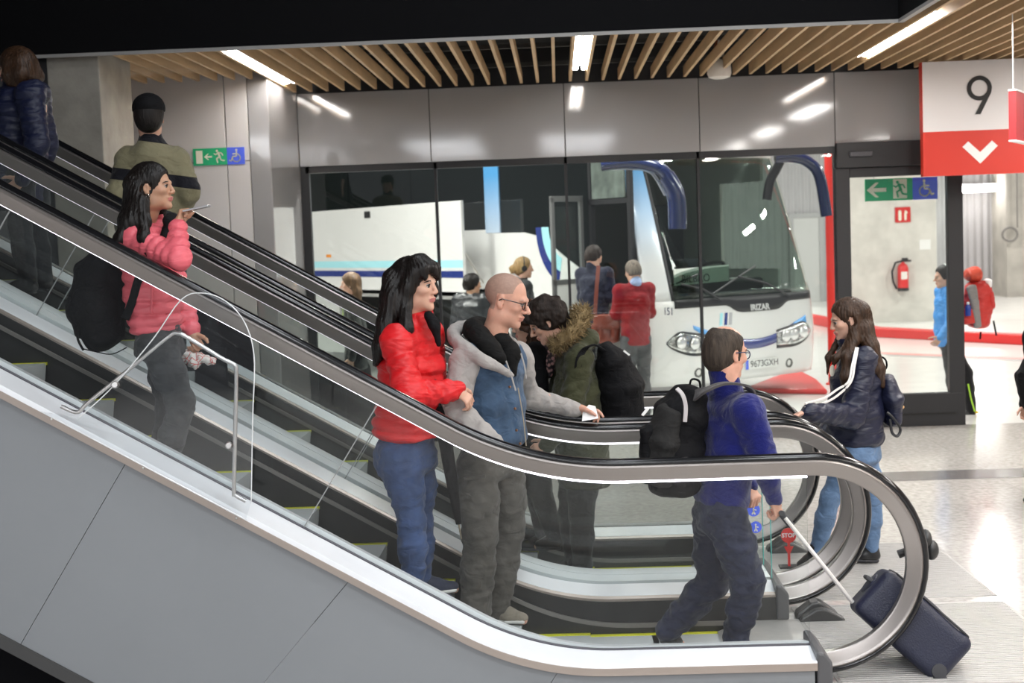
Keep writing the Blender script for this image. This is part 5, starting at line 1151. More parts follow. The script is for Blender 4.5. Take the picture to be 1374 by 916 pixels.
# ================================================================ man in the denim vest
def man_vest():
    H = Head(px(679.5, 401.5, 7.5), -14, 17, -2, 1.14)
    J = JJ(shR=px(624, 484, 7.36), elR=px(610, 550, 7.25), wrR=px(662, 596, 7.12), shL=px(694, 478, 7.68), elL=px(709, 531, 7.80), wrL=px(771, 549, 7.90),
           hipR=px(640, 622, 7.42), hipL=px(676, 622, 7.62), knR=px(644, 716, 7.42), knL=px(681, 712, 7.62), anR=px(637, 806, 7.42), anL=px(664, 808, 7.58), toeR=px(660, 846, 7.30), toeL=px(709, 834, 7.50))
    settle(J, .075, 1.08)
    r = person('person with glasses in a sleeveless denim jacket over a grey hoodie, holding a ticket', px(660, 842, 7.5))
    scalp = lambda q: (q[:, 2] > .028+.25*np.maximum(q[:, 0], -.02)) & (q[:, 0] < .058-.3*np.abs(q[:, 1])) | ((q[:, 0] < -.03) & (q[:, 2] > -.055))
    body(r, H, J, SKINR, 1.08, 0, scalp, hands=[dict(wr=J['wrL']+V(.01, 0, 0), d=V(1, .05, -.06), palm=V(.05, -.25, -1), curls=[.28, .5, .62, .7], thumb=-1, k=1.08, tcurl=.5), dict(wr=J['wrR'], d=V(.8, -.2, -.5), palm=V(0, .5, -1), curl=.6, thumb=1, k=1.05)], neckr=.060, headvox=.0045)
    add_eyes(r, H, STUB)
    g = MB(); 
    for s in (1, -1):
        pts = [H.w(.103-.006*abs(math.cos(t)), .033*s+.024*math.cos(t), -.004+.016*math.sin(t)) for t in np.linspace(0, 6.28, 22, endpoint=False)]; g.tube(pts, .0026*1.1, 6, closed=True)
        g.tube([H.w(.098, .056*s, .004), H.w(.06, .074*s, .006), H.w(.0, .080*s, .004), H.w(-.012, .080*s, -.006)], .003, 6)
    g.tube([H.w(.106, .009, .002), H.w(.110, 0, .005), H.w(.106, -.009, .002)], .0026, 6); gl = g.build('glasses', mat('black_acetate', (.01, .01, .012), .25), r)
    for s in (1, -1):
        m = MB(); pts = [H.w(.101-.006*abs(math.cos(t)), .033*s+.022*math.cos(t), -.004+.0145*math.sin(t)) for t in np.linspace(0, 6.28, 22, endpoint=False)]; m.add(pts, [tuple(range(22))]); m.build('lens', glass('lens_glass', (.97, .97, .97)), gl)
    side = nrm(J['shL']-J['shR'])
    # hoodie: sleeves, hood and body
    S_ = torso_sdf(side, [(px(660, 585, 7.5), .165, .12), (px(660, 530, 7.5), .17, .125), (px(660, 490, 7.5), .165, .11)]); S_.cone(J['shR'], J['shL'], .074, .074, .05)
    sleeve(S_, J['shR'], J['elR'], J['wrR'], (.082, .072, .055), wob=.004); sleeve(S_, J['shL'], J['elL'], J['wrL'], (.078, .062, .047), wob=.004)
    S_.cone(J['wrL']-nrm(J['wrL']-J['elL'])*.055, J['wrL']-nrm(J['wrL']-J['elL'])*.008, .044, .042, .008)
    # hood rolled behind the neck
    hd = [px(688, 504, 7.33), px(668, 493, 7.29), px(644, 479, 7.29), px(622, 465, 7.34), px(609, 453, 7.44), px(611, 443, 7.56), px(632, 437, 7.66), px(668, 446, 7.68), px(694, 464, 7.58)]
    hc = crv(hd, 26); S_.chain(hc, list(np.interp(np.linspace(0, 1, 26), [0, .2, .45, .6, 1], [.012, .024, .030, .030, .018])), .025)
    hb = garment(r, 'hoodie', S_, MELANGE, .009, .009, 5, 12)
    S_ = Sdf(); S_.chain(crv([px(674, 484, 7.36), px(658, 466, 7.37), px(642, 450, 7.41), px(634, 440, 7.50), px(646, 436, 7.60), px(678, 448, 7.62)], 20), list(np.interp(np.linspace(0, 1, 20), [0, .25, .55, 1], [.022, .044, .046, .026])), .03); garment(r, 'hood_lining', S_, BTEE, .009, .004, 8, 4)
    S_ = Sdf(); S_.cone(px(684, 470, 7.44), px(687, 500, 7.425), .05, .028, .03); S_.cone(px(672, 455, 7.48), px(686, 475, 7.45), .05, .05, .03); S_.cut(H.w(.03, 0, -.150), V(.35, -.1, 1)); garment(r, 't_shirt', S_, BTEE, .009, .004, 8, 14)
    for q0 in (((679, 484, 7.345), (686, 504, 7.315), (692, 524, 7.30)), ((699, 474, 7.40), (704, 492, 7.375), (706, 508, 7.37))):
        m = MB(); m.tube(crv([px(*w_) for w_ in q0], 10), .0045, 6); m.build('drawstring', MELANGE, hb, smooth=True)
    # denim vest shell
    S_ = torso_sdf(side, [(px(664, 590, 7.5), .200, .150), (px(660, 545, 7.5), .195, .150), (px(659, 500, 7.5), .195, .140), (px(659, 482, 7.5), .185, .115)]); S_.cone(J['shR']*.96+J['shL']*.04-Z*.004, J['shL']*.9+J['shR']*.1, .093, .085, .05)
    S_.cut(px(664, 606, 7.5), V(-.14, 0, -1)); 
    fr = nrm(np.cross(side, Z)); ctr = px(660, 500, 7.5)
    fr = fr if fr[1] < 0 else -fr
    S_.cone(px(684, 462, 7.36), px(694, 506, 7.29), .042, .010, .012, 's'); S_.cone(px(672, 448, 7.40), px(684, 466, 7.36), .062, .042, .01, 's'); S_.ell(px(658, 440, 7.5), (.10, .10, .065), None, .01, 's')
    S_.cone(J['shR']+(J['elR']-J['shR'])*.12-side*.10-Z*.02, J['shR']+(J['elR']-J['shR'])*.6-side*.06, .075, .088, .012, 's'); S_.cone(J['shL']+side*.05-Z*.02, J['shL']+(J['elL']-J['shL'])*.4+side*.03, .08, .08, .012, 's')
    v = garment(r, 'denim_vest', S_, DENIM, .0085, .009, 6, 13, 1, (1, 1, .6))
    brass = mat('copper_button', (.25, .13, .08), .35, metal=.8)
    m = MB(); m.tube(crv([px(695, 520, 7.30), px(702, 560, 7.295), px(706, 598, 7.31)], 12), .0035, 6); m.build('placket_seam', mat('stitch_tan', (.30, .26, .2), .7), v)
    for q_ in ((690, 548-29), (697, 548), (699, 577), (704, 595)): m = MB(); m.ball(px(q_[0]-6, q_[1], 7.315), .008, n=8); m.build('button', brass, v, smooth=True)
    m = MB(); a = px(645, 487, 7.325); m.obox(a, V(.105, .035, -.012), V(-.004, -.004, -.03), V(.0, -.012, 0)); m.build('pocket_flap', DENIM, v, bevel=.004); m = MB(); m.ball(a+V(.05, -.0, -.022), .007, n=8); m.build('button', brass, v, smooth=True)
    T = trousers(J, (.112, .108, .092, .088, .084), wob=.005, hw=.175, hd=.125); gp = garment(r, 'trousers', T, GPANT, .0095, .011, 5, 15, 1, (1, 1, 1.9))
    m = MB(); m.obox(px(622, 640, 7.305), V(.115, -.004, .012), V(0, 0, -.018), V(0, -.012, 0)); m.build('cargo_pocket_flap', GPANT, gp, bevel=.004)
    shoes(r, J, SUEDE, SOLEW, 1.08)
    tk = empty('paper_ticket', px(785, 556, 7.86), 'white paper ticket in the fingers of the person in the denim vest', 'ticket')
    vs = [px(*q, yy) for q, yy in (((781, 565), 7.80), ((803, 561), 7.80), ((799, 545), 7.86), ((790, 543), 7.88), ((782, 552), 7.86))]; m = MB(); m.add(vs+[q+V(0, .002, .001) for q in vs], [(0, 1, 2, 3, 4), (9, 8, 7, 6, 5)]+[(i, 5+i, 5+(i+1) % 5, (i+1) % 5) for i in range(5)]); m.build('slip', mat('paper_white', (.85, .84, .82), .6), tk)
man_vest()

# ================================================================ man with the suitcase
def man_suitcase():
    H = Head(px(974.5, 472, 7.22), 34, 8, 2, 1.08)
    J = JJ(shR=px(1003, 552, 7.03), elR=px(1028, 622, 6.98), wrR=px(1037, 668, 7.02), shL=px(958, 540, 7.40), elL=px(985, 615, 7.50), wrL=px(1003, 650, 7.30),
           hipR=px(974, 692, 7.10), hipL=px(958, 692, 7.28), knR=px(1004, 782, 7.06), knL=px(956, 780, 7.32), anR=px(986, 858, 7.08), anL=px(897, 846, 7.34), toeR=px(1030, 882, 7.04), toeL=px(917, 868, 7.36))
    r = person('person in a royal blue fleece and dark jeans walking off, pulling a suitcase', px(985, 872, 7.15))
    hand_d = px(1046, 692, 7.03)-J['wrR']
    body(r, H, J, SKINR, 1.05, 0, hands=[dict(wr=J['wrR'], d=hand_d, palm=V(-.7, .5, -.3), curl=.85, thumb=1, k=1.08), dict(wr=J['wrL'], d=px(1019, 676, 7.25)-J['wrL'], palm=V(-.6, .7, -.3), curl=.8, thumb=-1, k=1.08)], neckr=.062)
    add_eyes(r, H, HGR)
    side = nrm(J['shL']-J['shR'])
    S_ = torso_sdf(side, [(px(966, 668, 7.2), .185, .130), (px(974, 625, 7.2), .180, .130), (px(982, 575, 7.2), .20, .135), (px(982, 550, 7.2), .19, .11)]); S_.cone(J['shR'], J['shL'], .088, .085, .05); S_.cut(px(966, 680, 7.2), -Z+V(-.1, 0, 0))
    S_.cone(px(975, 525, 7.22), H.w(-.01, 0, -.105), .092, .072, .02); S_.cut(H.w(-.0, 0, -.098), H.u*1.0+H.f*.25); S_.ell(H.w(0, 0, -.06), (.062, .056, .075), H.ax(), .006, 's')
    sleeve(S_, J['shR'], J['elR'], J['wrR'], (.080, .068, .046), wob=.004); sleeve(S_, J['shL'], J['elL'], J['wrL'], (.075, .064, .044), wob=.004)
    garment(r, 'fleece', S_, FLEECE, .009, .010, 4.5, 21)
    T = trousers(J, (.108, .100, .080, .076, .066), wob=.005, hw=.165, hd=.13); garment(r, 'jeans', T, DJEAN, .0095, .012, 5, 22, 1, (1, 1, 1.9)); shoes(r, J, BLKS, SOLEW, 1.05)
    S_ = hair_cap(H, .010); kk = H.k
    S_.ell(H.w(.045, 0, .10), (.105*kk, .062*kk, .05*kk), H.ax(), .01, 's'); S_.ell(H.w(.115, 0, -.01), (.105*kk, .12*kk, .14*kk), H.ax(), .01, 's'); S_.ell(H.w(-.035, 0, .128), (.055*kk, .048*kk, .028*kk), H.ax(), .012, 's')
    for s in (1, -1): S_.cone(H.w(.018, .073*s, .02), H.w(.02, .074*s, -.03), .010, .007, .01); S_.ell(H.w(-.004, .09*s, -.012), (.022*kk, .03*kk, .030*kk), H.ax(), .005, 's')
    mobj('hair', strands(S_.mesh(.0065, 1), H, .0018, 46), HGR, r)
    g = MB()
    for s in (1, -1):
        g.tube([H.w(.103-.006*abs(math.cos(t)), .033*s+.025*math.cos(t), -.004+.019*math.sin(t)) for t in np.linspace(0, 6.28, 20, endpoint=False)], .0028, 6, closed=True); g.tube([H.w(.096, .058*s, .006), H.w(.05, .078*s, .008), H.w(-.01, .082*s, .002)], .003, 6)
    g.tube([H.w(.106, .009, .002), H.w(.110, 0, .005), H.w(.106, -.009, .002)], .0026, 6); g.build('glasses', mat('navy_acetate', (.02, .03, .07), .25), r)
    # backpack
    b = empty('backpack', px(900, 650, 7.1), 'black and charcoal backpack with pale curved trim on the person in blue fleece', 'backpack')
    S_ = torso_sdf(side, [(px(905, 650, 7.14), .15, .13), (px(902, 605, 7.14), .17, .145), (px(914, 555, 7.15), .165, .12), (px(926, 528, 7.16), .13, .085)], None, .05); S_.cut(px(900, 672, 7.14), -Z); garment(b, 'main_bag', S_, PACKB, .011, .009, 5, 23)
    S_ = torso_sdf(side, [(px(886, 640, 7.08), .11, .085), (px(888, 590, 7.06), .12, .085), (px(900, 552, 7.06), .09, .06)], None, .04); garment(b, 'front_pocket', S_, PACKG, .011, .008, 6, 24)
    S_ = torso_sdf(nrm(V(.3, 1, 0)), [(px(872, 640, 7.1), .10, .05), (px(872, 575, 7.08), .09, .05)], None, .03); garment(b, 'pocket', S_, PACKB, .011, .008, 6, 25)
    strap(b, [(px(908, 521, 6.97), X), (px(916, 530, 6.95), X), (px(920, 545, 6.945), X), (px(919, 566, 6.94), X)], .010, .006, mat('trim_pale', (.45, .42, .42), .5), 'curved_trim')
    strap(b, [(px(925, 535, 7.08), side), (px(945, 524, 6.98), side), (px(968, 515, 7.0), side), (px(990, 515, 7.05), side), (px(1006, 521, 7.12), side), (px(1012, 540, 7.22), side)], .030, .006, cloth('grey_strap', (.06, .055, .055), .7), 'shoulder_strap')
    m = MB(); m.tube(crv([px(925, 520, 7.15), px(928, 509, 7.15), px(938, 511, 7.17), px(940, 522, 7.18)], 12), .006, 6); m.build('grab_handle', PACKB, b)
    m = MB(); m.obox(px(860, 556, 6.98), V(.03, 0, .035), V(.012, 0, -.008), V(0, -.012, 0)); m.build('buckle', WHITE, b, bevel=.003)
    # suitcase
    s = empty('suitcase', px(1225, 880, 6.9), 'dark blue trolley suitcase tilted on its wheels, pulled by the long handle', 'suitcase')
    a0 = px(1150, 792, 6.95); hnd = px(1048, 688, 7.02); ax = nrm(px(1240, 872, 6.86)-a0); wd = nrm(V(-.1, 1, 0)-ax*np.dot(V(-.1, 1, 0), ax)); up = nrm(np.cross(wd, ax)); up = up if up[2] > 0 else -up
    L_ = .53; W_ = .36; D_ = .27; o = px(1152, 800, 6.90)-wd*.10-up*.05
    sx = nrm(np.cross(ax, wd))
    S_ = Sdf()
    c = [o+ax*(L_*i)+wd*(W_*j-.05)+up*(D_*k-.02) for i in (.12, .9) for j in (.12, .88) for k in (.18, .82)]
    def rbox(x, y, z):
        q = [(x-o[0])*e[0]+(y-o[1])*e[1]+(z-o[2])*e[2]-h for e, h in ((ax, L_/2), (wd, W_/2-.05), (up, D_/2-.02))]; hh = (L_/2-.045, W_/2-.045, D_/2-.045)
        q = [np.abs(a)-b for a, b in zip(q, hh)]; return np.sqrt(sum(np.maximum(a, 0)**2 for a in q))+np.minimum(np.maximum(np.maximum(q[0], q[1]), q[2]), 0)-.045
    cc = o+ax*L_/2+wd*(W_/2-.05)+up*(D_/2-.02); S_._add(cc-.42, cc+.42, rbox, 0, 'u')
    SC = mat('suitcase_navy', (.0065, .009, .028), .45, bump=.25, bscale=120, var=.06); shell = garment(s, 'shell', S_, SC, .011, 0)
    S_ = Sdf(); c2 = o+ax*L_*.50+wd*(W_/2-.05)+up*(D_-.02)
    S_.ell(c2-up*.012, (L_*.30, W_*.34, .03), [ax, wd, up], .01); garment(s, 'front_panel', S_, SC, .01, 0)
    S_ = Sdf(); S_.ell(o+wd*(W_/2-.05)+up*(D_/2), (.014, .11, .06), [ax, wd, up], .01); garment(s, 'top_panel', S_, SC, .009, 0)
    m = MB(); fc = lambda i, j: o+ax*(L_*i)+wd*(W_*j-.05)+up*(D_-.018)
    m.tube(crv([fc(.1, .12), fc(.1, .88), fc(.5, .92), fc(.9, .88), fc(.9, .12), fc(.5, .08), fc(.1, .12)], 40), .006, 6); m.build('piping', SOLEK, s, smooth=True)
    m = MB(); m.tube([fc(.36, .2)+up*.012, fc(.36, .8)+up*.012], .005, 6); m.build('zip', SOLEK, s, smooth=True)
    m = MB(); h0 = o+wd*(W_/2-.05)+up*(D_*.55); m.tube([h0-wd*.08, h0-wd*.08-ax*.028, h0+wd*.08-ax*.028, h0+wd*.08], .011, 8); m.build('grab_handle', SOLEK, s, smooth=True)
    h1 = o+wd*(W_/2-.05)+up*(.01); dd = nrm(hnd-h1); e_ = nrm(np.cross(dd, up))
    m = MB(); 
    for q in (-.018, .018): m.tube([h1+e_*q, hnd+e_*q-dd*.03], .010, 8)
    m.build('telescopic_handle', mat('handle_steel', (.66, .63, .61), .4, metal=.2), s, smooth=True)
    m = MB(); m.tube([hnd-e_*.05, hnd+e_*.05], .014, 10); m.tube([hnd-dd*.08, hnd], .018, 10); m.build('grip', SOLEK, s, smooth=True)
    for q in (.0, 1.0):
        c = o+ax*(L_-.01)+wd*((W_-.06)*q-.03)+up*.0; c[2] = max(c[2], .036); m = MB(); m.lathe([(.01, -.018), (.035, -.016), (.037, 0), (.035, .016), (.01, .018)], c, 16, ax=wd); m.build('wheel', SOLEK, s, smooth=True)
    m = MB(); m.obox(o+ax*(L_-.05)-wd*.052+up*-.01, ax*.06, wd*.06, up*.05); m.build('corner_guard', SOLEK, s, bevel=.01)
    p = px(1243, 733, 7.55); 
man_suitcase()
# ================================================================ walking woman in the striped tracksuit top
def girl():
    H = Head(px(1137, 427.5, 8.85), 184, 14, 0, 1.0)
    J = JJ(shL=px(1160, 482, 8.68), elL=px(1143, 558, 8.60), wrL=px(1085, 553, 8.38), shR=px(1143, 480, 9.02), elR=px(1128, 560, 9.08), wrR=px(1095, 590, 9.0),
           hipL=px(1148, 606, 8.76), hipR=px(1156, 606, 8.93), knL=px(1114, 668, 8.74), knR=px(1170, 668, 8.95), anL=px(1096, 738, 8.76), anR=px(1170, 738, 8.97), toeL=px(1069, 756, 8.80), toeR=px(1142, 754, 8.98))
    settle(J, .0085, .98, 'R'); J['toeL'][2] = .022
    r = person('person in a navy track top with white sleeve stripes stepping up to the escalator', px(1120, 755, 8.85))
    body(r, H, J, SKIN, .95, 1, hands=[dict(wr=J['wrL'], d=V(-1, -.3, -.1), palm=V(0, -.2, -1), curl=.3, thumb=-1, k=.92)])
    add_eyes(r, H, HDB)
    S_ = torso_sdf(Yv, [(px(1148, 588, 8.85), .19, .175), (px(1147, 550, 8.85), .185, .170), (px(1149, 510, 8.85), .185, .150), (px(1152, 485, 8.85), .165, .105)], wob=.005); S_.cone(J['shL'], J['shR'], .075, .075, .05); S_.cut(px(1148, 598, 8.85), -Z); S_.cone(px(1146, 468, 8.85), px(1138, 457, 8.85), .075, .06, .02); S_.cut(px(1138, 456, 8.85), Z+V(.2, 0, 0))
    sleeve(S_, J['shL'], J['elL'], J['wrL'], (.075, .075, .052), wob=.006); sleeve(S_, J['shR'], J['elR'], J['wrR'], (.07, .065, .05))
    j = garment(r, 'track_top', S_, NAVYN, .0105, .008, 5, 31)
    for o_ in (-.011, .011):
        a = px(1154, 463, 8.655); pts = [(px(1150+o_*100, 466, 8.635), X), (px(1145+o_*150, 490, 8.575), X), (px(1140+o_*160, 512, 8.545), X), (px(1124+o_*100, 526+o_*300, 8.535), Z), (px(1106, 537+o_*300, 8.475), Z), (px(1080, 544+o_*250, 8.36), Z)]
        strap(r, pts, .0065, .004, STRIPE, 'sleeve_stripe')
    m = MB(); c = px(1117, 497, 8.715); m.disc((0, 0), .035, c, nrm(V(-.55, -.8, 0))*-1, Z, V(-.5, -.8, 0)*.012, 0, 14); m.build('chest_badge', mat('badge_cream', (.6, .58, .5), .6), j)
    T = trousers(J, (.094, .084, .060, .060, .044), wob=.003, hw=.165, hd=.14); garment(r, 'jeans', T, LJEAN, .0105, .004, 8, 32); shoes(r, J, BLKS, SOLEK, .98)
    locks = []
    for k in range(9):
        s = (k-4)/4; p = H.w(-.08-.015*(1-s*s), .060*s, .03)
        locks.append(([p, px(1160, 440, 8.85+.06*s), px(1168, 465, 8.84+.09*s), px(1178, 495, 8.82+.09*s), px(1184, 518, 8.82+.07*s)], [.040, .040, .038, .030, .008]))
    locks += [([H.w(-.035, .078, .02), px(1147, 455, 8.755), px(1138, 480, 8.69), px(1134, 505, 8.665), px(1129, 520, 8.68)], [.022, .030, .036, .030, .008]), ([H.w(-.02, .082, -.01), px(1138, 462, 8.765), px(1121, 480, 8.74), px(1114, 500, 8.75)], [.012, .020, .018, .004]), ([H.w(.03, -.07, .03), H.w(.03, -.08, -.08), px(1112, 480, 8.9), px(1110, 503, 8.88)], [.024, .022, .018, .005])]
    def earcut(S2): S2.ell(H.w(.008, .098, -.010), (.030, .030, .036), H.ax(), .006, 's')
    mobj('hair', long_hair(H, locks, .011, amp=.004, n=40, cut=earcut), HBR, r)
    b = empty('backpack', px(1200, 580, 8.85), 'small navy backpack with dangling strap on the person in the striped track top', 'backpack')
    S_ = torso_sdf(Yv, [(px(1197, 565, 8.86), .12, .055), (px(1195, 535, 8.86), .14, .075), (px(1188, 508, 8.86), .10, .05)], None, .04); garment(b, 'main_bag', S_, NAVYN, .011, .008, 6, 33)
    m = MB(); m.tube(crv([px(1180, 500, 8.86), px(1189, 494, 8.84), px(1189, 484, 8.84), px(1183, 479, 8.86), px(1179, 485, 8.88)], 16), .006, 6); m.build('grab_handle', PACKB, b)
    m = MB(); m.tube(crv([px(1190, 553, 8.70), px(1198, 560, 8.70), px(1208, 575, 8.72), px(1204, 585, 8.72), px(1197, 580, 8.70), px(1194, 562, 8.70)], 20), .009, 6); m.build('dangling_strap', LEATH, b, smooth=True)
    m = MB(); m.ball(px(1211, 546, 8.80), .012, n=8); m.build('zip_pull', mat('tan_tag', (.6, .35, .15), .5), b)
girl()

# ================================================================ man in the olive parka and the woman beside him
def fur(root, H_pts, rad, m, n=900, L=.05, seed=5):
    rng = np.random.RandomState(seed); c = crv(H_pts, 60); mb = MB()
    for i in range(n):
        t = rng.rand()*(len(c)-1.01); j = int(t); p = c[j]+(c[j+1]-c[j])*(t-j); tg = nrm(c[j+1]-c[j]); a = rng.normal(size=3); a = nrm(a-tg*(a@tg)); b = p+a*rad*(.75+.3*rng.rand()); tip = b+nrm(a*.9+rng.normal(size=3)*.35+tg*.25)*L*(.6+.6*rng.rand()); s1 = nrm(np.cross(tip-b, rng.normal(size=3)))*.0035; s2 = nrm(np.cross(tip-b, s1))*.0035
        mb.add([b+s1, b-s1*.5+s2, b-s1*.5-s2, tip], [(0, 1, 3), (1, 2, 3), (2, 0, 3)])
    o = mb.build('fur_trim', m, root, fixn=False); S_ = Sdf(); S_.chain(c[::4], [rad*.95]*len(c[::4]), .02); garment(o, 'fur_base', S_, m, .012, .01, 9, 6); return o
FUR = hairm('fur_sand', (.27, .19, .09), .8)
def man_parka():
    H = Head(px(733, 430, 8.82), 186, 30, 0, 1.06)
    J = JJ(shL=px(778, 482, 8.66), elL=px(764, 556, 8.60), wrL=px(735, 596, 8.62), shR=px(760, 482, 9.02), elR=px(745, 556, 9.08), wrR=px(725, 590, 9.0),
           hipL=px(782, 628, 8.75), hipR=px(776, 628, 8.93), knL=px(780, 690, 8.75), knR=px(765, 690, 8.93), anL=px(782, 748, 8.76), anR=px(772, 748, 8.95), toeL=px(748, 764, 8.75), toeR=px(742, 764, 8.97))
    settle(J, .006)
    r = person('person in an olive parka with fur-trimmed hood looking down on the farther escalator', px(775, 765, 8.85))
    body(r, H, J, SKIN, 1.0, 0, hands=[dict(wr=J['wrL'], d=V(-1, 0, -.3), palm=V(0, .6, -.6), curl=.6, thumb=-1)], headvox=.006)
    add_eyes(r, H, HDB)
    S_ = torso_sdf(Yv, [(px(784, 645, 8.84), .20, .165), (px(780, 580, 8.84), .20, .170), (px(777, 525, 8.84), .205, .165), (px(774, 492, 8.84), .19, .13)], wob=.006); S_.cone(J['shL'], J['shR'], .085, .085, .05); S_.cut(px(784, 652, 8.84), -Z)
    sleeve(S_, J['shL'], J['elL'], J['wrL'], (.085, .075, .055), wob=.006); sleeve(S_, J['shR'], J['elR'], J['wrR'], (.08, .07, .055)); S_.chain([px(775, 470, 8.70), px(790, 455, 8.78), px(792, 452, 8.95)], [.055, .06, .055], .03)
    garment(r, 'parka', S_, OLIVE, .011, .008, 5, 41)
    fur(r, [px(742, 466, 8.72), px(758, 456, 8.66), px(776, 438, 8.68), px(782, 424, 8.78), px(778, 420, 8.92), px(760, 446, 9.0)], .042, FUR)
    T = trousers(J, (.10, .095, .075, .072, .062), wob=.005, hw=.16, hd=.12); garment(r, 'trousers', T, DPANT, .012, .005, 7, 42); shoes(r, J, BLKS, SOLEK)
    S_ = hair_cap(H, .026); kk = H.k; S_.ell(H.w(.125, 0, -.055), (.09*kk, .09*kk, .12*kk), H.ax(), .012, 's'); S_.ell(H.w(.07, 0, .075), (.05*kk, .06*kk, .04*kk), H.ax(), .02)
    for s in (1, -1): S_.ell(H.w(.012, .10*s, -.012), (.028, .03, .034), H.ax(), .006, 's')
    S_.cut(H.w(-.05, 0, -.085), -H.u)
    vf = S_.mesh(.0075, 1); vf = (wrinkle(vf[0], vf[1], .013, 11, 7), vf[1]); mobj('hair', vf, hairm('hair_dark_matt', (.022, .013, .009), .6), r)
    b = empty('backpack', px(830, 560, 8.8), 'tall black backpack behind the person in the olive parka', 'backpack')
    S_ = torso_sdf(Yv, [(px(834, 560, 8.8), .15, .14), (px(832, 520, 8.8), .17, .145), (px(822, 485, 8.8), .15, .11), (px(812, 466, 8.8), .10, .055)], None, .05); garment(b, 'main_bag', S_, PACKB, .011, .008, 4, 43)
    S_ = torso_sdf(Yv, [(px(848, 558, 8.8), .11, .07), (px(842, 505, 8.8), .11, .06)], None, .05); garment(b, 'front_pocket', S_, PACKB, .011, .008, 5, 44)
    strap(b, [(px(812, 470, 8.66), Yv), (px(795, 463, 8.62), Yv), (px(778, 480, 8.57), X), (px(775, 510, 8.59), X)], .022, .005, PACKB, 'shoulder_strap')
    m = MB(); m.obox(px(836, 471, 8.66), V(.035, 0, -.03), V(.008, 0, .008), V(0, -.006, 0)); m.build('reflector', WHITE, b)
man_parka()
def woman_curly():
    H = Head(px(709, 434, 9.15), 184, 10, 0, .97); J = template(H.c, 184, 1.63, H.c[2]-1.51, .0, .95)
    f, l, u = frame(184)
    J['knL'] = px(732, 680, 9.02); J['anL'] = px(744, 720, 9.0); J['toeL'] = px(716, 735, 9.0); J['hipL'] = px(712, 618, 9.05)
    r = person('person in a black coat and flowered scarf beyond the olive parka', V(H.c[0], H.c[1], H.c[2]-1.51))
    body(r, H, J, SKIN, .95, 1, headvox=.008, vox=.016); add_eyes(r, H, HBR)
    up = lambda z: H.c+Z*z
    S_ = torso_sdf(l, [(up(-.75), .19, .14), (up(-.5), .18, .14), (up(-.3), .18, .11)]); S_.cone(J['shL'], J['shR'], .075, .075, .05)
    for q in 'LR': sleeve(S_, J['sh'+q], J['el'+q], J['wr'+q], (.075, .06, .045))
    garment(r, 'coat', S_, BLKC, .013, .008, 5, 51); T = trousers(J, (.095, .085, .065, .06, .05), hw=.16, hd=.12); garment(r, 'trousers', T, DPANT, .013, .004, 8, 52); shoes(r, J, BLKS, SOLEK)
    locks = [([H.w(-.06, .07*s, .02), H.w(-.05, .10*s, -.08), H.w(-.03, .12*s, -.17), H.w(.0, .12*s, -.25)], [.05, .06, .06, .035]) for s in (-1, -.4, .4, 1)]
    vf = long_hair(H, locks, .03, vox=.010); mobj('hair', (wrinkle(vf[0], vf[1], .022, 12, 8), vf[1]), hairm('hair_auburn', (.075, .032, .016)), r)
    sm = mat('flower_scarf', (.5, .3, .3), .8); nt = sm.node_tree; bb = nt.nodes['Principled BSDF']; tc = nt.nodes.new('ShaderNodeTexCoord'); v = nt.nodes.new('ShaderNodeTexVoronoi'); v.inputs['Scale'].default_value = 38; cr = nt.nodes.new('ShaderNodeValToRGB'); cr.color_ramp.elements[0].color = (.62, .36, .34, 1); cr.color_ramp.elements[1].color = (.04, .03, .035, 1); cr.color_ramp.elements[0].position = .3; cr.color_ramp.elements[1].position = .55
    nt.links.new(tc.outputs['Object'], v.inputs['Vector']); nt.links.new(v.outputs['Distance'], cr.inputs[0]); nt.links.new(cr.outputs[0], bb.inputs['Base Color'])
    S_ = Sdf(); S_.chain([px(734, 466, 9.0), px(739, 480, 8.98), px(735, 500, 8.98)], [.045, .045, .04], .02); S_.cone(px(720, 462, 9.15), px(734, 466, 9.0), .06, .05, .02); garment(r, 'scarf', S_, sm, .011, .008, 9, 53)
woman_curly()

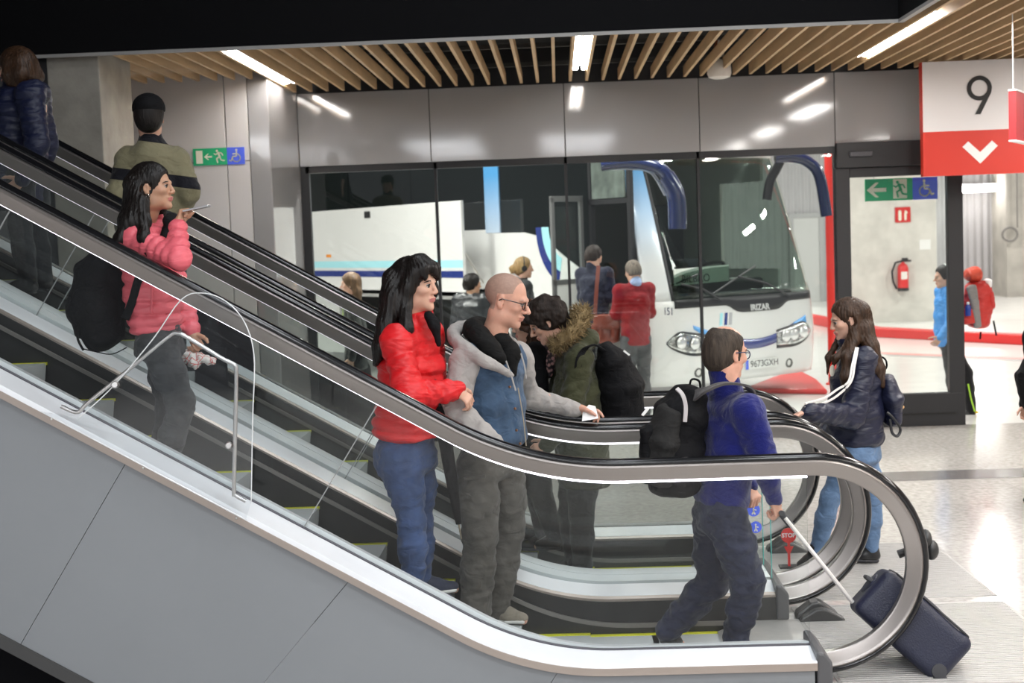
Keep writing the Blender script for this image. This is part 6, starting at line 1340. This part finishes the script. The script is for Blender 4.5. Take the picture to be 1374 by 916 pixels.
# ================================================================ riders at the top left
def woman_blue():
    H = Head(px(22, 93, 8.85), 168, 0, 0, 1.02); zf = prof_z(H.c[0], -.035, 0, 1.1)+.02; J = template(H.c, 170, H.c[2]+.12-zf, zf)
    J['shL'] = px(40, 128, 8.7); J['elL'] = px(50, 192, 8.62); J['wrL'] = px(30, 240, 8.6); f, l, u = frame(170)
    r = person('person in a dark blue padded jacket riding up at the top of the picture', V(H.c[0], H.c[1], zf)); body(r, H, J, SKIN, 1.0, 1, headvox=.008, vox=.016, hands=[dict(wr=J['wrL'], d=V(-.7, 0, -.6), palm=V(-.3, .8, 0), curl=.5, thumb=-1, vox=.006)]); add_eyes(r, H, HBR)
    S_ = torso_sdf(l, [(px(22, 270, 8.86), .19, .165), (px(24, 205, 8.86), .19, .16), (px(24, 150, 8.86), .20, .15), (px(24, 128, 8.86), .17, .12)], (.055, .010)); S_.cone(J['shL'], J['shR'], .085, .08, .05); S_.cone(px(23, 112, 8.86), px(23, 105, 8.86), .09, .085, .03); S_.chain([px(48, 118, 8.72), px(54, 124, 8.85), px(48, 118, 8.98)], [.05, .06, .05], .03)
    sleeve(S_, J['shL'], J['elL'], J['wrL'], (.085, .072, .05), (.055, .009)); sleeve(S_, J['shR'], J['elR'], J['wrR'], (.08, .07, .05), (.055, .009)); S_.cut(px(22, 282, 8.86), -Z); garment(r, 'padded_jacket', S_, NAVYB, .011, .006, 5, 61)
    T = trousers(J, (.10, .09, .07, .068, .055), hw=.16, hd=.12); garment(r, 'trousers', T, DPANT, .013, .004, 8, 62); shoes(r, J, BLKS, SOLEK)
    locks = [([H.w(-.06, .06*s, .03), H.w(-.075, .075*s, -.04), H.w(-.055, .085*s, -.10)], [.05, .052, .03]) for s in (-1, -.33, .33, 1)]+[([H.w(.0, .08*s, .03), H.w(.0, .09*s, -.05), H.w(-.005, .085*s, -.10)], [.03, .035, .02]) for s in (-1, 1)]
    mobj('hair', long_hair(H, locks, .02, vox=.009), HBR, r)
woman_blue()
def man_cap():
    H = Head(px(200.5, 156, 8.85), 98, 0, 0, 1.06); zf = prof_z(H.c[0], -.035, 0, 1.1)+.02; yaw = 100; J = template(H.c, yaw, H.c[2]+.13-zf, zf); f, l, u = frame(yaw)
    J['shL'] = px(173, 216, 8.86); J['shR'] = px(236, 216, 8.92); J['elL'] = px(160, 262, 8.80); J['wrL'] = px(168, 310, 8.9); J['elR'] = px(252, 256, 8.86); J['wrR'] = px(238, 292, 9.02)
    r = person('person seen from behind in a khaki jacket with black band and a black cap', V(H.c[0], H.c[1], zf)); body(r, H, J, SKIN, 1.05, 0, headvox=.008, vox=.016, hands=[dict(wr=J['wrR'], d=V(-.3, .8, -.3), palm=V(-.5, 0, -.6), curl=.5, thumb=1, vox=.006), dict(wr=J['wrL'], d=V(0, .4, -.8), palm=V(.6, 0, 0), curl=.5, thumb=-1, vox=.006)]); add_eyes(r, H, HB)
    S_ = torso_sdf(l, [(px(212, 300, 8.88), .165, .13), (px(210, 255, 8.88), .175, .14), (px(205, 215, 8.88), .19, .13)], wob=.004); S_.cone(J['shL'], J['shR'], .07, .07, .07); S_.cone(px(203, 205, 8.87), px(202, 183, 8.86), .12, .072, .06)
    sleeve(S_, J['shL'], J['elL'], J['wrL'], (.088, .076, .055), wob=.005); sleeve(S_, J['shR'], J['elR'], J['wrR'], (.088, .076, .055), wob=.005)
    zb0, zb1 = px(205, 247, 8.85)[2], px(205, 231, 8.85)[2]; zc = px(203, 191, 8.86)[2]; xb = px(205, 240, 8.85)[0]
    nt = KHAKI.node_tree; bb = nt.nodes['Principled BSDF']; ge = nt.nodes.new('ShaderNodeNewGeometry'); dot = nt.nodes.new('ShaderNodeVectorMath'); dot.operation = 'DOT_PRODUCT'; dot.inputs[1].default_value = (.16, 0, 1); nt.links.new(ge.outputs['Position'], dot.inputs[0]); last = None
    for lo_, hi_ in ((zb0+.16*xb, zb1+.16*xb), (zc+.16*xb, 99)):
        c1 = nt.nodes.new('ShaderNodeMath'); c1.operation = 'GREATER_THAN'; c1.inputs[1].default_value = lo_; c2 = nt.nodes.new('ShaderNodeMath'); c2.operation = 'LESS_THAN'; c2.inputs[1].default_value = hi_; mu = nt.nodes.new('ShaderNodeMath'); mu.operation = 'MULTIPLY'
        nt.links.new(dot.outputs['Value'], c1.inputs[0]); nt.links.new(dot.outputs['Value'], c2.inputs[0]); nt.links.new(c1.outputs[0], mu.inputs[0]); nt.links.new(c2.outputs[0], mu.inputs[1])
        if last: ad = nt.nodes.new('ShaderNodeMath'); ad.operation = 'MAXIMUM'; nt.links.new(last, ad.inputs[0]); nt.links.new(mu.outputs[0], ad.inputs[1]); last = ad.outputs[0]
        else: last = mu.outputs[0]
    mx = nt.nodes.new('ShaderNodeMix'); mx.data_type = 'RGBA'; mx.inputs[7].default_value = (.006, .006, .010, 1); nt.links.new(last, mx.inputs[0]); nt.links.new(bb.inputs['Base Color'].links[0].from_socket, mx.inputs[6]); nt.links.new(mx.outputs[2], bb.inputs['Base Color'])
    garment(r, 'jacket', S_, KHAKI, .011, .007, 5, 71); T = trousers(J, (.10, .095, .075, .072, .062), hw=.16, hd=.12); garment(r, 'trousers', T, DPANT, .013, .004, 8, 72); shoes(r, J, BLKS, SOLEK)
    S_ = hair_cap(H, .012); S_.ell(H.w(.115, 0, -.02), (.105, .1, .14), H.ax(), .01, 's'); mobj('hair', S_.mesh(.009, 1), HB, r)
    S_ = Sdf(); S_.ell(H.w(-.012, 0, .045), (.118*1.05, .096*1.05, .092*1.05), H.ax(), .01); S_.cut(H.w(0, 0, .022), -H.u); S_.ecap(H.w(.08, 0, .035), H.w(.17, 0, .025), H.l, (.075, .012), (.05, .010), .015); garment(r, 'cap', S_, BLKC, .009, .001, 6, 73)
man_cap()

# ================================================================ people beyond the glazing
def bystander(label, c, yaw, hgt, zf, topm, legm, hairmat, skin=SKIN, k=1.0, stride=0, arms=None, hairf=None, hk=1.0, coat=0, pitch=5, name='jacket', lean=0, topk=1.0, hyaw=None, legs=None, armf=0):
    H = Head(c, yaw if hyaw is None else hyaw, pitch, 0, hk); J = template(c, yaw, hgt, zf, stride, k); f, l, u = frame(yaw); 
    if armf:
        for q, s in (('L', 1), ('R', -1)): J['el'+q] = J['sh'+q]+l*.03*s+f*.06-Z*.28; J['wr'+q] = J['el'+q]+f*.22*armf-l*.06*s+Z*.02
    J.update(arms or {}); J.update(legs or {})
    if lean:
        for q in ('shL', 'shR'): J[q] = J[q]+f*lean
    r = person(label, V(c[0], c[1], zf)); body(r, H, J, skin, .98*k, 0, headvox=.010, vox=.02, hands=[dict(wr=J['wr'+q], d=nrm(J['wr'+q]-J['el'+q]), palm=l*(-1 if q == 'L' else 1), curl=.5, thumb=1 if q == 'R' else -1, vox=.008) for q in 'LR']); add_eyes(r, H, hairmat)
    mid = (J['shL']+J['shR'])/2; hip = (J['hipL']+J['hipR'])/2; b = hip-Z*(.04+coat)
    S_ = torso_sdf(l, [(b, .17*k*topk, .135*k*topk), (hip*.5+mid*.5, .165*k*topk, .13*k*topk), (mid-Z*.08, .185*k*topk, .125*k*topk)], wob=.005); S_.cone(J['shL'], J['shR'], .075*topk, .075*topk, .05); S_.cone(mid+Z*.02, H.w(-.01, 0, -.11), .075, .062, .02); S_.cut(b-Z*.02, -Z)
    for q in 'LR': sleeve(S_, J['sh'+q], J['el'+q], J['wr'+q], (.076*topk, .062*topk, .046*topk), wob=.004)
    garment(r, name, S_, topm, .014, .006, 5, 81); T = trousers(J, (.10, .09, .072, .068, .058), hw=.155, hd=.12); garment(r, 'trousers', T, legm, .015, .004, 8, 82); shoes(r, J, BLKS, SOLEK)
    if hairf: hairf(r, H, hairmat)
    else:
        S2 = hair_cap(H, .014); S2.ell(H.w(.12, 0, -.03), (.105*hk, .1*hk, .14*hk), H.ax(), .01, 's'); S2.cut(H.w(0, 0, -.075), -H.u); vf = S2.mesh(.010, 1); mobj('hair', (wrinkle(*vf, .006, 14, 3), vf[1]), hairmat, r)
    return r, H, J
c = px(634, 381, 17.0); r_, H_, J_ = bystander('person in a black leather jacket standing before the open luggage bay', c, 60, c[2]+.13, 0, LEATH, DPANT, HB, SKINT, 1.05, topk=1.12, hyaw=35)
c = px(703, 359, 17.2)
def pony(r, H, m):
    S_ = hair_cap(H, .014); S_.ell(H.w(.12, 0, -.03), (.10, .1, .14), H.ax(), .01, 's'); S_.chain([H.w(-.09, 0, .02), H.w(-.14, 0, -.02), H.w(-.135, 0, -.12)], [.035, .04, .012], .02); mobj('hair', strands(S_.mesh(.010, 1), H, .004, 30), m, r)
r_, H_, J_ = bystander('person wearing black headphones and a dark jacket with grey hood by the coach', c, 15, c[2]+.12, 0, cloth('black_grey_jacket', (.03, .032, .034)), DPANT, HBL, hairf=pony, topk=1.1)
m = MB(); m.tube([H_.w(-.02, .09*math.cos(t), .02+.115*math.sin(t)) for t in np.linspace(0, math.pi, 14)], .008, 6); hp_ = m.build('headphones', BLKS, r_, smooth=True)
for s in (1, -1): m = MB(); m.lathe([(.01, -.012), (.035, -.01), (.035, .01), (.01, .014)], H_.w(-.015, .085*s, -.01), 14, ax=H_.l); m.build('ear_cup', BLKS, hp_, smooth=True)
S_ = Sdf(); S_.chain([H_.w(-.10, -.1, -.15), H_.w(-.13, 0, -.14), H_.w(-.10, .1, -.15)], [.05, .06, .05], .03); garment(r_, 'hood', S_, MELANGE, .014, .005, 6, 3)
c = px(797, 344, 16.75); zs = c[2]+.12-1.74
tag(MB().obox((c[0]-.3, c[1]-.25, 0), V(.6, 0, 0), V(0, .5, 0), Z*(zs-.004)).build('boarding_step', mat('step_dark', (.05, .05, .05), .6), bevel=.01), 'low dark boarding step at the coach door under the person in navy', 'step')
r_, H_, J_ = bystander('person in a navy jumper boarding the coach, seen from behind', c, 50, 1.74, zs, NAVW, DPANT, HDB, SKIN, 1.08, lean=.02, topk=1.02, hyaw=40, pitch=20, armf=1)
b = empty('leather_bag', px(815, 470, 16.4), 'red-brown leather shoulder bag hanging from the person boarding the coach', 'bag'); BRL = mat('brown_leather', (.17, .035, .02), .3, bump=.3, bscale=30)
S_ = torso_sdf(X, [(px(813, 456, 16.38), .17, .09), (px(813, 436, 16.38), .17, .07)]); garment(b, 'bag_body', S_, BRL, .013, .006, 6, 91)
S_ = torso_sdf(X, [(px(814, 440, 16.30), .165, .03), (px(814, 424, 16.33), .15, .05)]); garment(b, 'flap', S_, BRL, .012, .004, 6, 92)
for q in (805, 822): m = MB(); m.obox(px(q-2, 438, 16.26), V(.035, 0, 0), V(0, 0, -.12), V(0, -.02, 0)); m.build('buckle_strap', BRL, b, bevel=.004)
strap(b, [(px(803, 356, 16.50), X), (px(801, 380, 16.46), X), (px(799, 410, 16.44), X), (px(798, 430, 16.42), X)], .022, .006, BRL, 'shoulder_strap')
c = px(849, 364, 16.35)
def fringe(r, H, m):
    S2 = hair_cap(H, .010); S2.ell(H.w(.12, 0, .0), (.115, .1, .16), H.ax(), .01, 's'); S2.cut(H.w(0, 0, -.06), -H.u); mobj('hair', S2.mesh(.010, 1), m, r)
r_, H_, J_ = bystander('person in a burgundy jumper and grey trousers at the coach door', c, 110, c[2]+.13, 0, REDW, cloth('grey_flannel', (.08, .08, .085), .85), hairm('hair_grey', (.22, .18, .15), .6), SKIN, 1.05, topk=.98, pitch=15, hairf=fringe, hyaw=120, name='jumper', armf=1)
S_ = Sdf(); S_.cone(H_.w(-.02, 0, -.13), H_.w(-.01, 0, -.105), .072, .066, .01); garment(r_, 'shirt_collar', S_, cloth('pale_blue_cotton', (.35, .45, .7)), .010, 0)
J_['x'] = 0
c = px(470, 381, 15.9)
def wavy(r, H, m):
    locks = [([H.w(-.06, .06*s, .03), H.w(-.07, .08*s, -.10), H.w(-.05, .09*s, -.24), H.w(-.05, .08*s, -.36)], [.045, .045, .04, .012]) for s in (-1, 0, 1)]+[([H.w(.0, -.085, .0), H.w(.03, -.10, -.16), H.w(.03, -.10, -.34)], [.03, .04, .012])]
    mobj('hair', long_hair(H, locks, .015, vox=.011), m, r)
f_, l_, u_ = frame(185)
r_, H_, J_ = bystander('person in a dark coat and lime top striding past outside behind the escalator glass', c, 185, c[2]+.12, 0, cloth('dark_coat', (.03, .032, .03)), BLKC, hairm('hair_light_brown', (.16, .09, .045)), SKIN, .95, stride=.24, hairf=wavy, coat=.12, name='coat')
S_ = Sdf(); S_.cone(H_.w(.05, 0, -.15), H_.w(.11, -.03, -.50), .055, .05, .02); garment(r_, 'top', S_, cloth('lime_top', (.30, .42, .10)), .012, .004, 6, 95)
# hiker
c = px(1267, 371, 15.75)
zz = 0.0
def beanie(r, H, m):
    S2 = hair_cap(H, .016); S2.ell(H.w(.125, 0, -.03), (.10, .1, .11), H.ax(), .01, 's'); S2.cut(H.w(0, 0, -.03), -H.u); mobj('hair', S2.mesh(.010, 1), m, r)
f_, l_, u_ = frame(184); hg = c[2]+.125
J0 = template(c, 184, hg, 0, 0)
arms = dict(elL=J0['shL']+V(-.02, -.05, -.30), wrL=px(1262, 452, 15.50), elR=J0['shR']+V(.1, .05, -.28), wrR=J0['shR']+V(.05, .02, -.5))
legs = dict(knL=px(1276, 490, 15.65), anL=px(1282, 548, 15.62), toeL=px(1262, 560, 15.60), knR=px(1296, 500, 15.80), anR=px(1303, 550, 15.80), toeR=px(1284, 562, 15.80))
TREK = cloth('black_trekking_trousers', (.012, .012, .014))
r_, H_, J_ = bystander('person in a sky blue jacket walking left behind the black door frame', c, 184, hg, 0, SKYJ, TREK, HB, SKIN, 1.02, arms=arms, legs=legs, hairf=beanie, topk=1.05)
m = MB(); m.tube([px(1299, 515, 15.70), px(1303, 535, 15.69), px(1308, 552, 15.68)], .009, 6); m.build('lime_piping', mat('lime', (.4, .7, .05), .5), r_)
YSH = mat('yellow_shoe_cover', (.75, .48, .02), .5); m = MB(); t_ = J_['toeR']; a_ = J_['anR']; S_ = Sdf(); S_.cone(a_-Z*.05+V(.04, 0, 0), t_+Z*.03+V(.03, 0, 0), .05, .042, .02); S_.cut(a_*0+Z*.012, -Z); garment(r_, 'shoe_upper', S_, YSH, .012, 0)
m = MB(); m.tube([H_.w(-.02, .092*math.cos(t)*1.05, .055+.075*math.sin(t)) for t in np.linspace(.2, math.pi-.2, 12)], .012, 6); m.build('sunglasses', mat('white_frame', (.7, .75, .72), .3), r_)
b = empty('trekking_backpack', px(1314, 440, 15.80), 'big red and grey trekking backpack carried by the person in sky blue', 'backpack'); REDB = nyl('red_pack', (.52, .035, .028), .55); GRYB = nyl('grey_pack', (.24, .23, .22), .6)
S_ = torso_sdf(Yv, [(px(1312, 432, 15.82), .14, .13), (px(1313, 410, 15.82), .16, .155), (px(1312, 385, 15.82), .16, .14)], None, .04); garment(b, 'main_bag', S_, REDB, .013, .012, 5, 96)
S_ = Sdf(); S_.ecap(px(1299, 369, 15.80), px(1311, 367, 15.80), Yv, (.14, .07), (.15, .085), .03); garment(b, 'lid', S_, nyl('orange_red_lid', (.58, .07, .035), .5), .012, .006, 6, 97)
S_ = torso_sdf(nrm(V(1, .3, 0)), [(px(1312, 438, 15.67), .045, .03), (px(1308, 405, 15.65), .05, .03), (px(1303, 384, 15.66), .07, .03)], None, .02); garment(b, 'side_panel', S_, GRYB, .012, .005, 6, 98)
S_ = Sdf(); S_.ecap(px(1299, 433, 15.65), px(1298, 416, 15.65), X, (.075, .04), (.06, .035), .02); garment(b, 'side_pocket', S_, REDB, .012, .005, 7, 99)
S_ = Sdf(); S_.ecap(px(1324, 384, 15.80), px(1326, 376, 15.80), Yv, (.10, .045), (.09, .04), .02); garment(b, 'white_roll', S_, WHITE, .012, .006, 7, 100)
S_ = torso_sdf(Yv, [(px(1328, 412, 15.80), .11, .05), (px(1326, 392, 15.80), .11, .05)], None, .03); garment(b, 'front_pocket', S_, REDB, .012, .008, 7, 101)
for x0, y0, x1, y1 in ((1316, 445, 1315, 455), (1333, 430, 1337, 450)): strap(b, [(px(x0, y0, 15.70), X), (px(x1, y1, 15.70), X)], .010, .004, PACKB, 'loose_strap')
bt = empty('water_bottle', px(1299, 410, 15.60), 'small blue and white bottle in the side pocket of the red trekking pack', 'bottle')
q_ = px(1299, 414, 15.59); MB().lathe([(.012, -.08), (.03, -.078), (.032, .0), (.028, .03), (.014, .045)], q_, 14).build('bottle_body', mat('bottle_blue', (.03, .06, .3), .2), bt, smooth=True); MB().lathe([(.013, .046), (.016, .048), (.016, .07), (.01, .074)], q_, 12).build('cap', WHITE, bt, smooth=True)
# figure at the right edge
c = px(1404, 425, 10.6)
r_, H_, J_ = bystander('person in black mostly cut off by the right edge of the picture', c, 200, c[2]+.13, 0, BLKC, BLKC, HB, topk=1.05)
e = empty('black_bag', px(1378, 520, 10.3), 'black bag bulging into the picture at the right edge', 'bag'); S_ = torso_sdf(Yv, [(px(1386, 540, 10.35), .10, .08), (px(1382, 505, 10.35), .12, .10), (px(1390, 478, 10.35), .09, .07)], None, .04); garment(e, 'bag_body', S_, PACKB, .013, .01, 5, 105)
strap(e, [(px(1390, 478, 10.3), X), (px(1394, 455, 10.35), X)], .015, .005, PACKB, 'shoulder_strap')
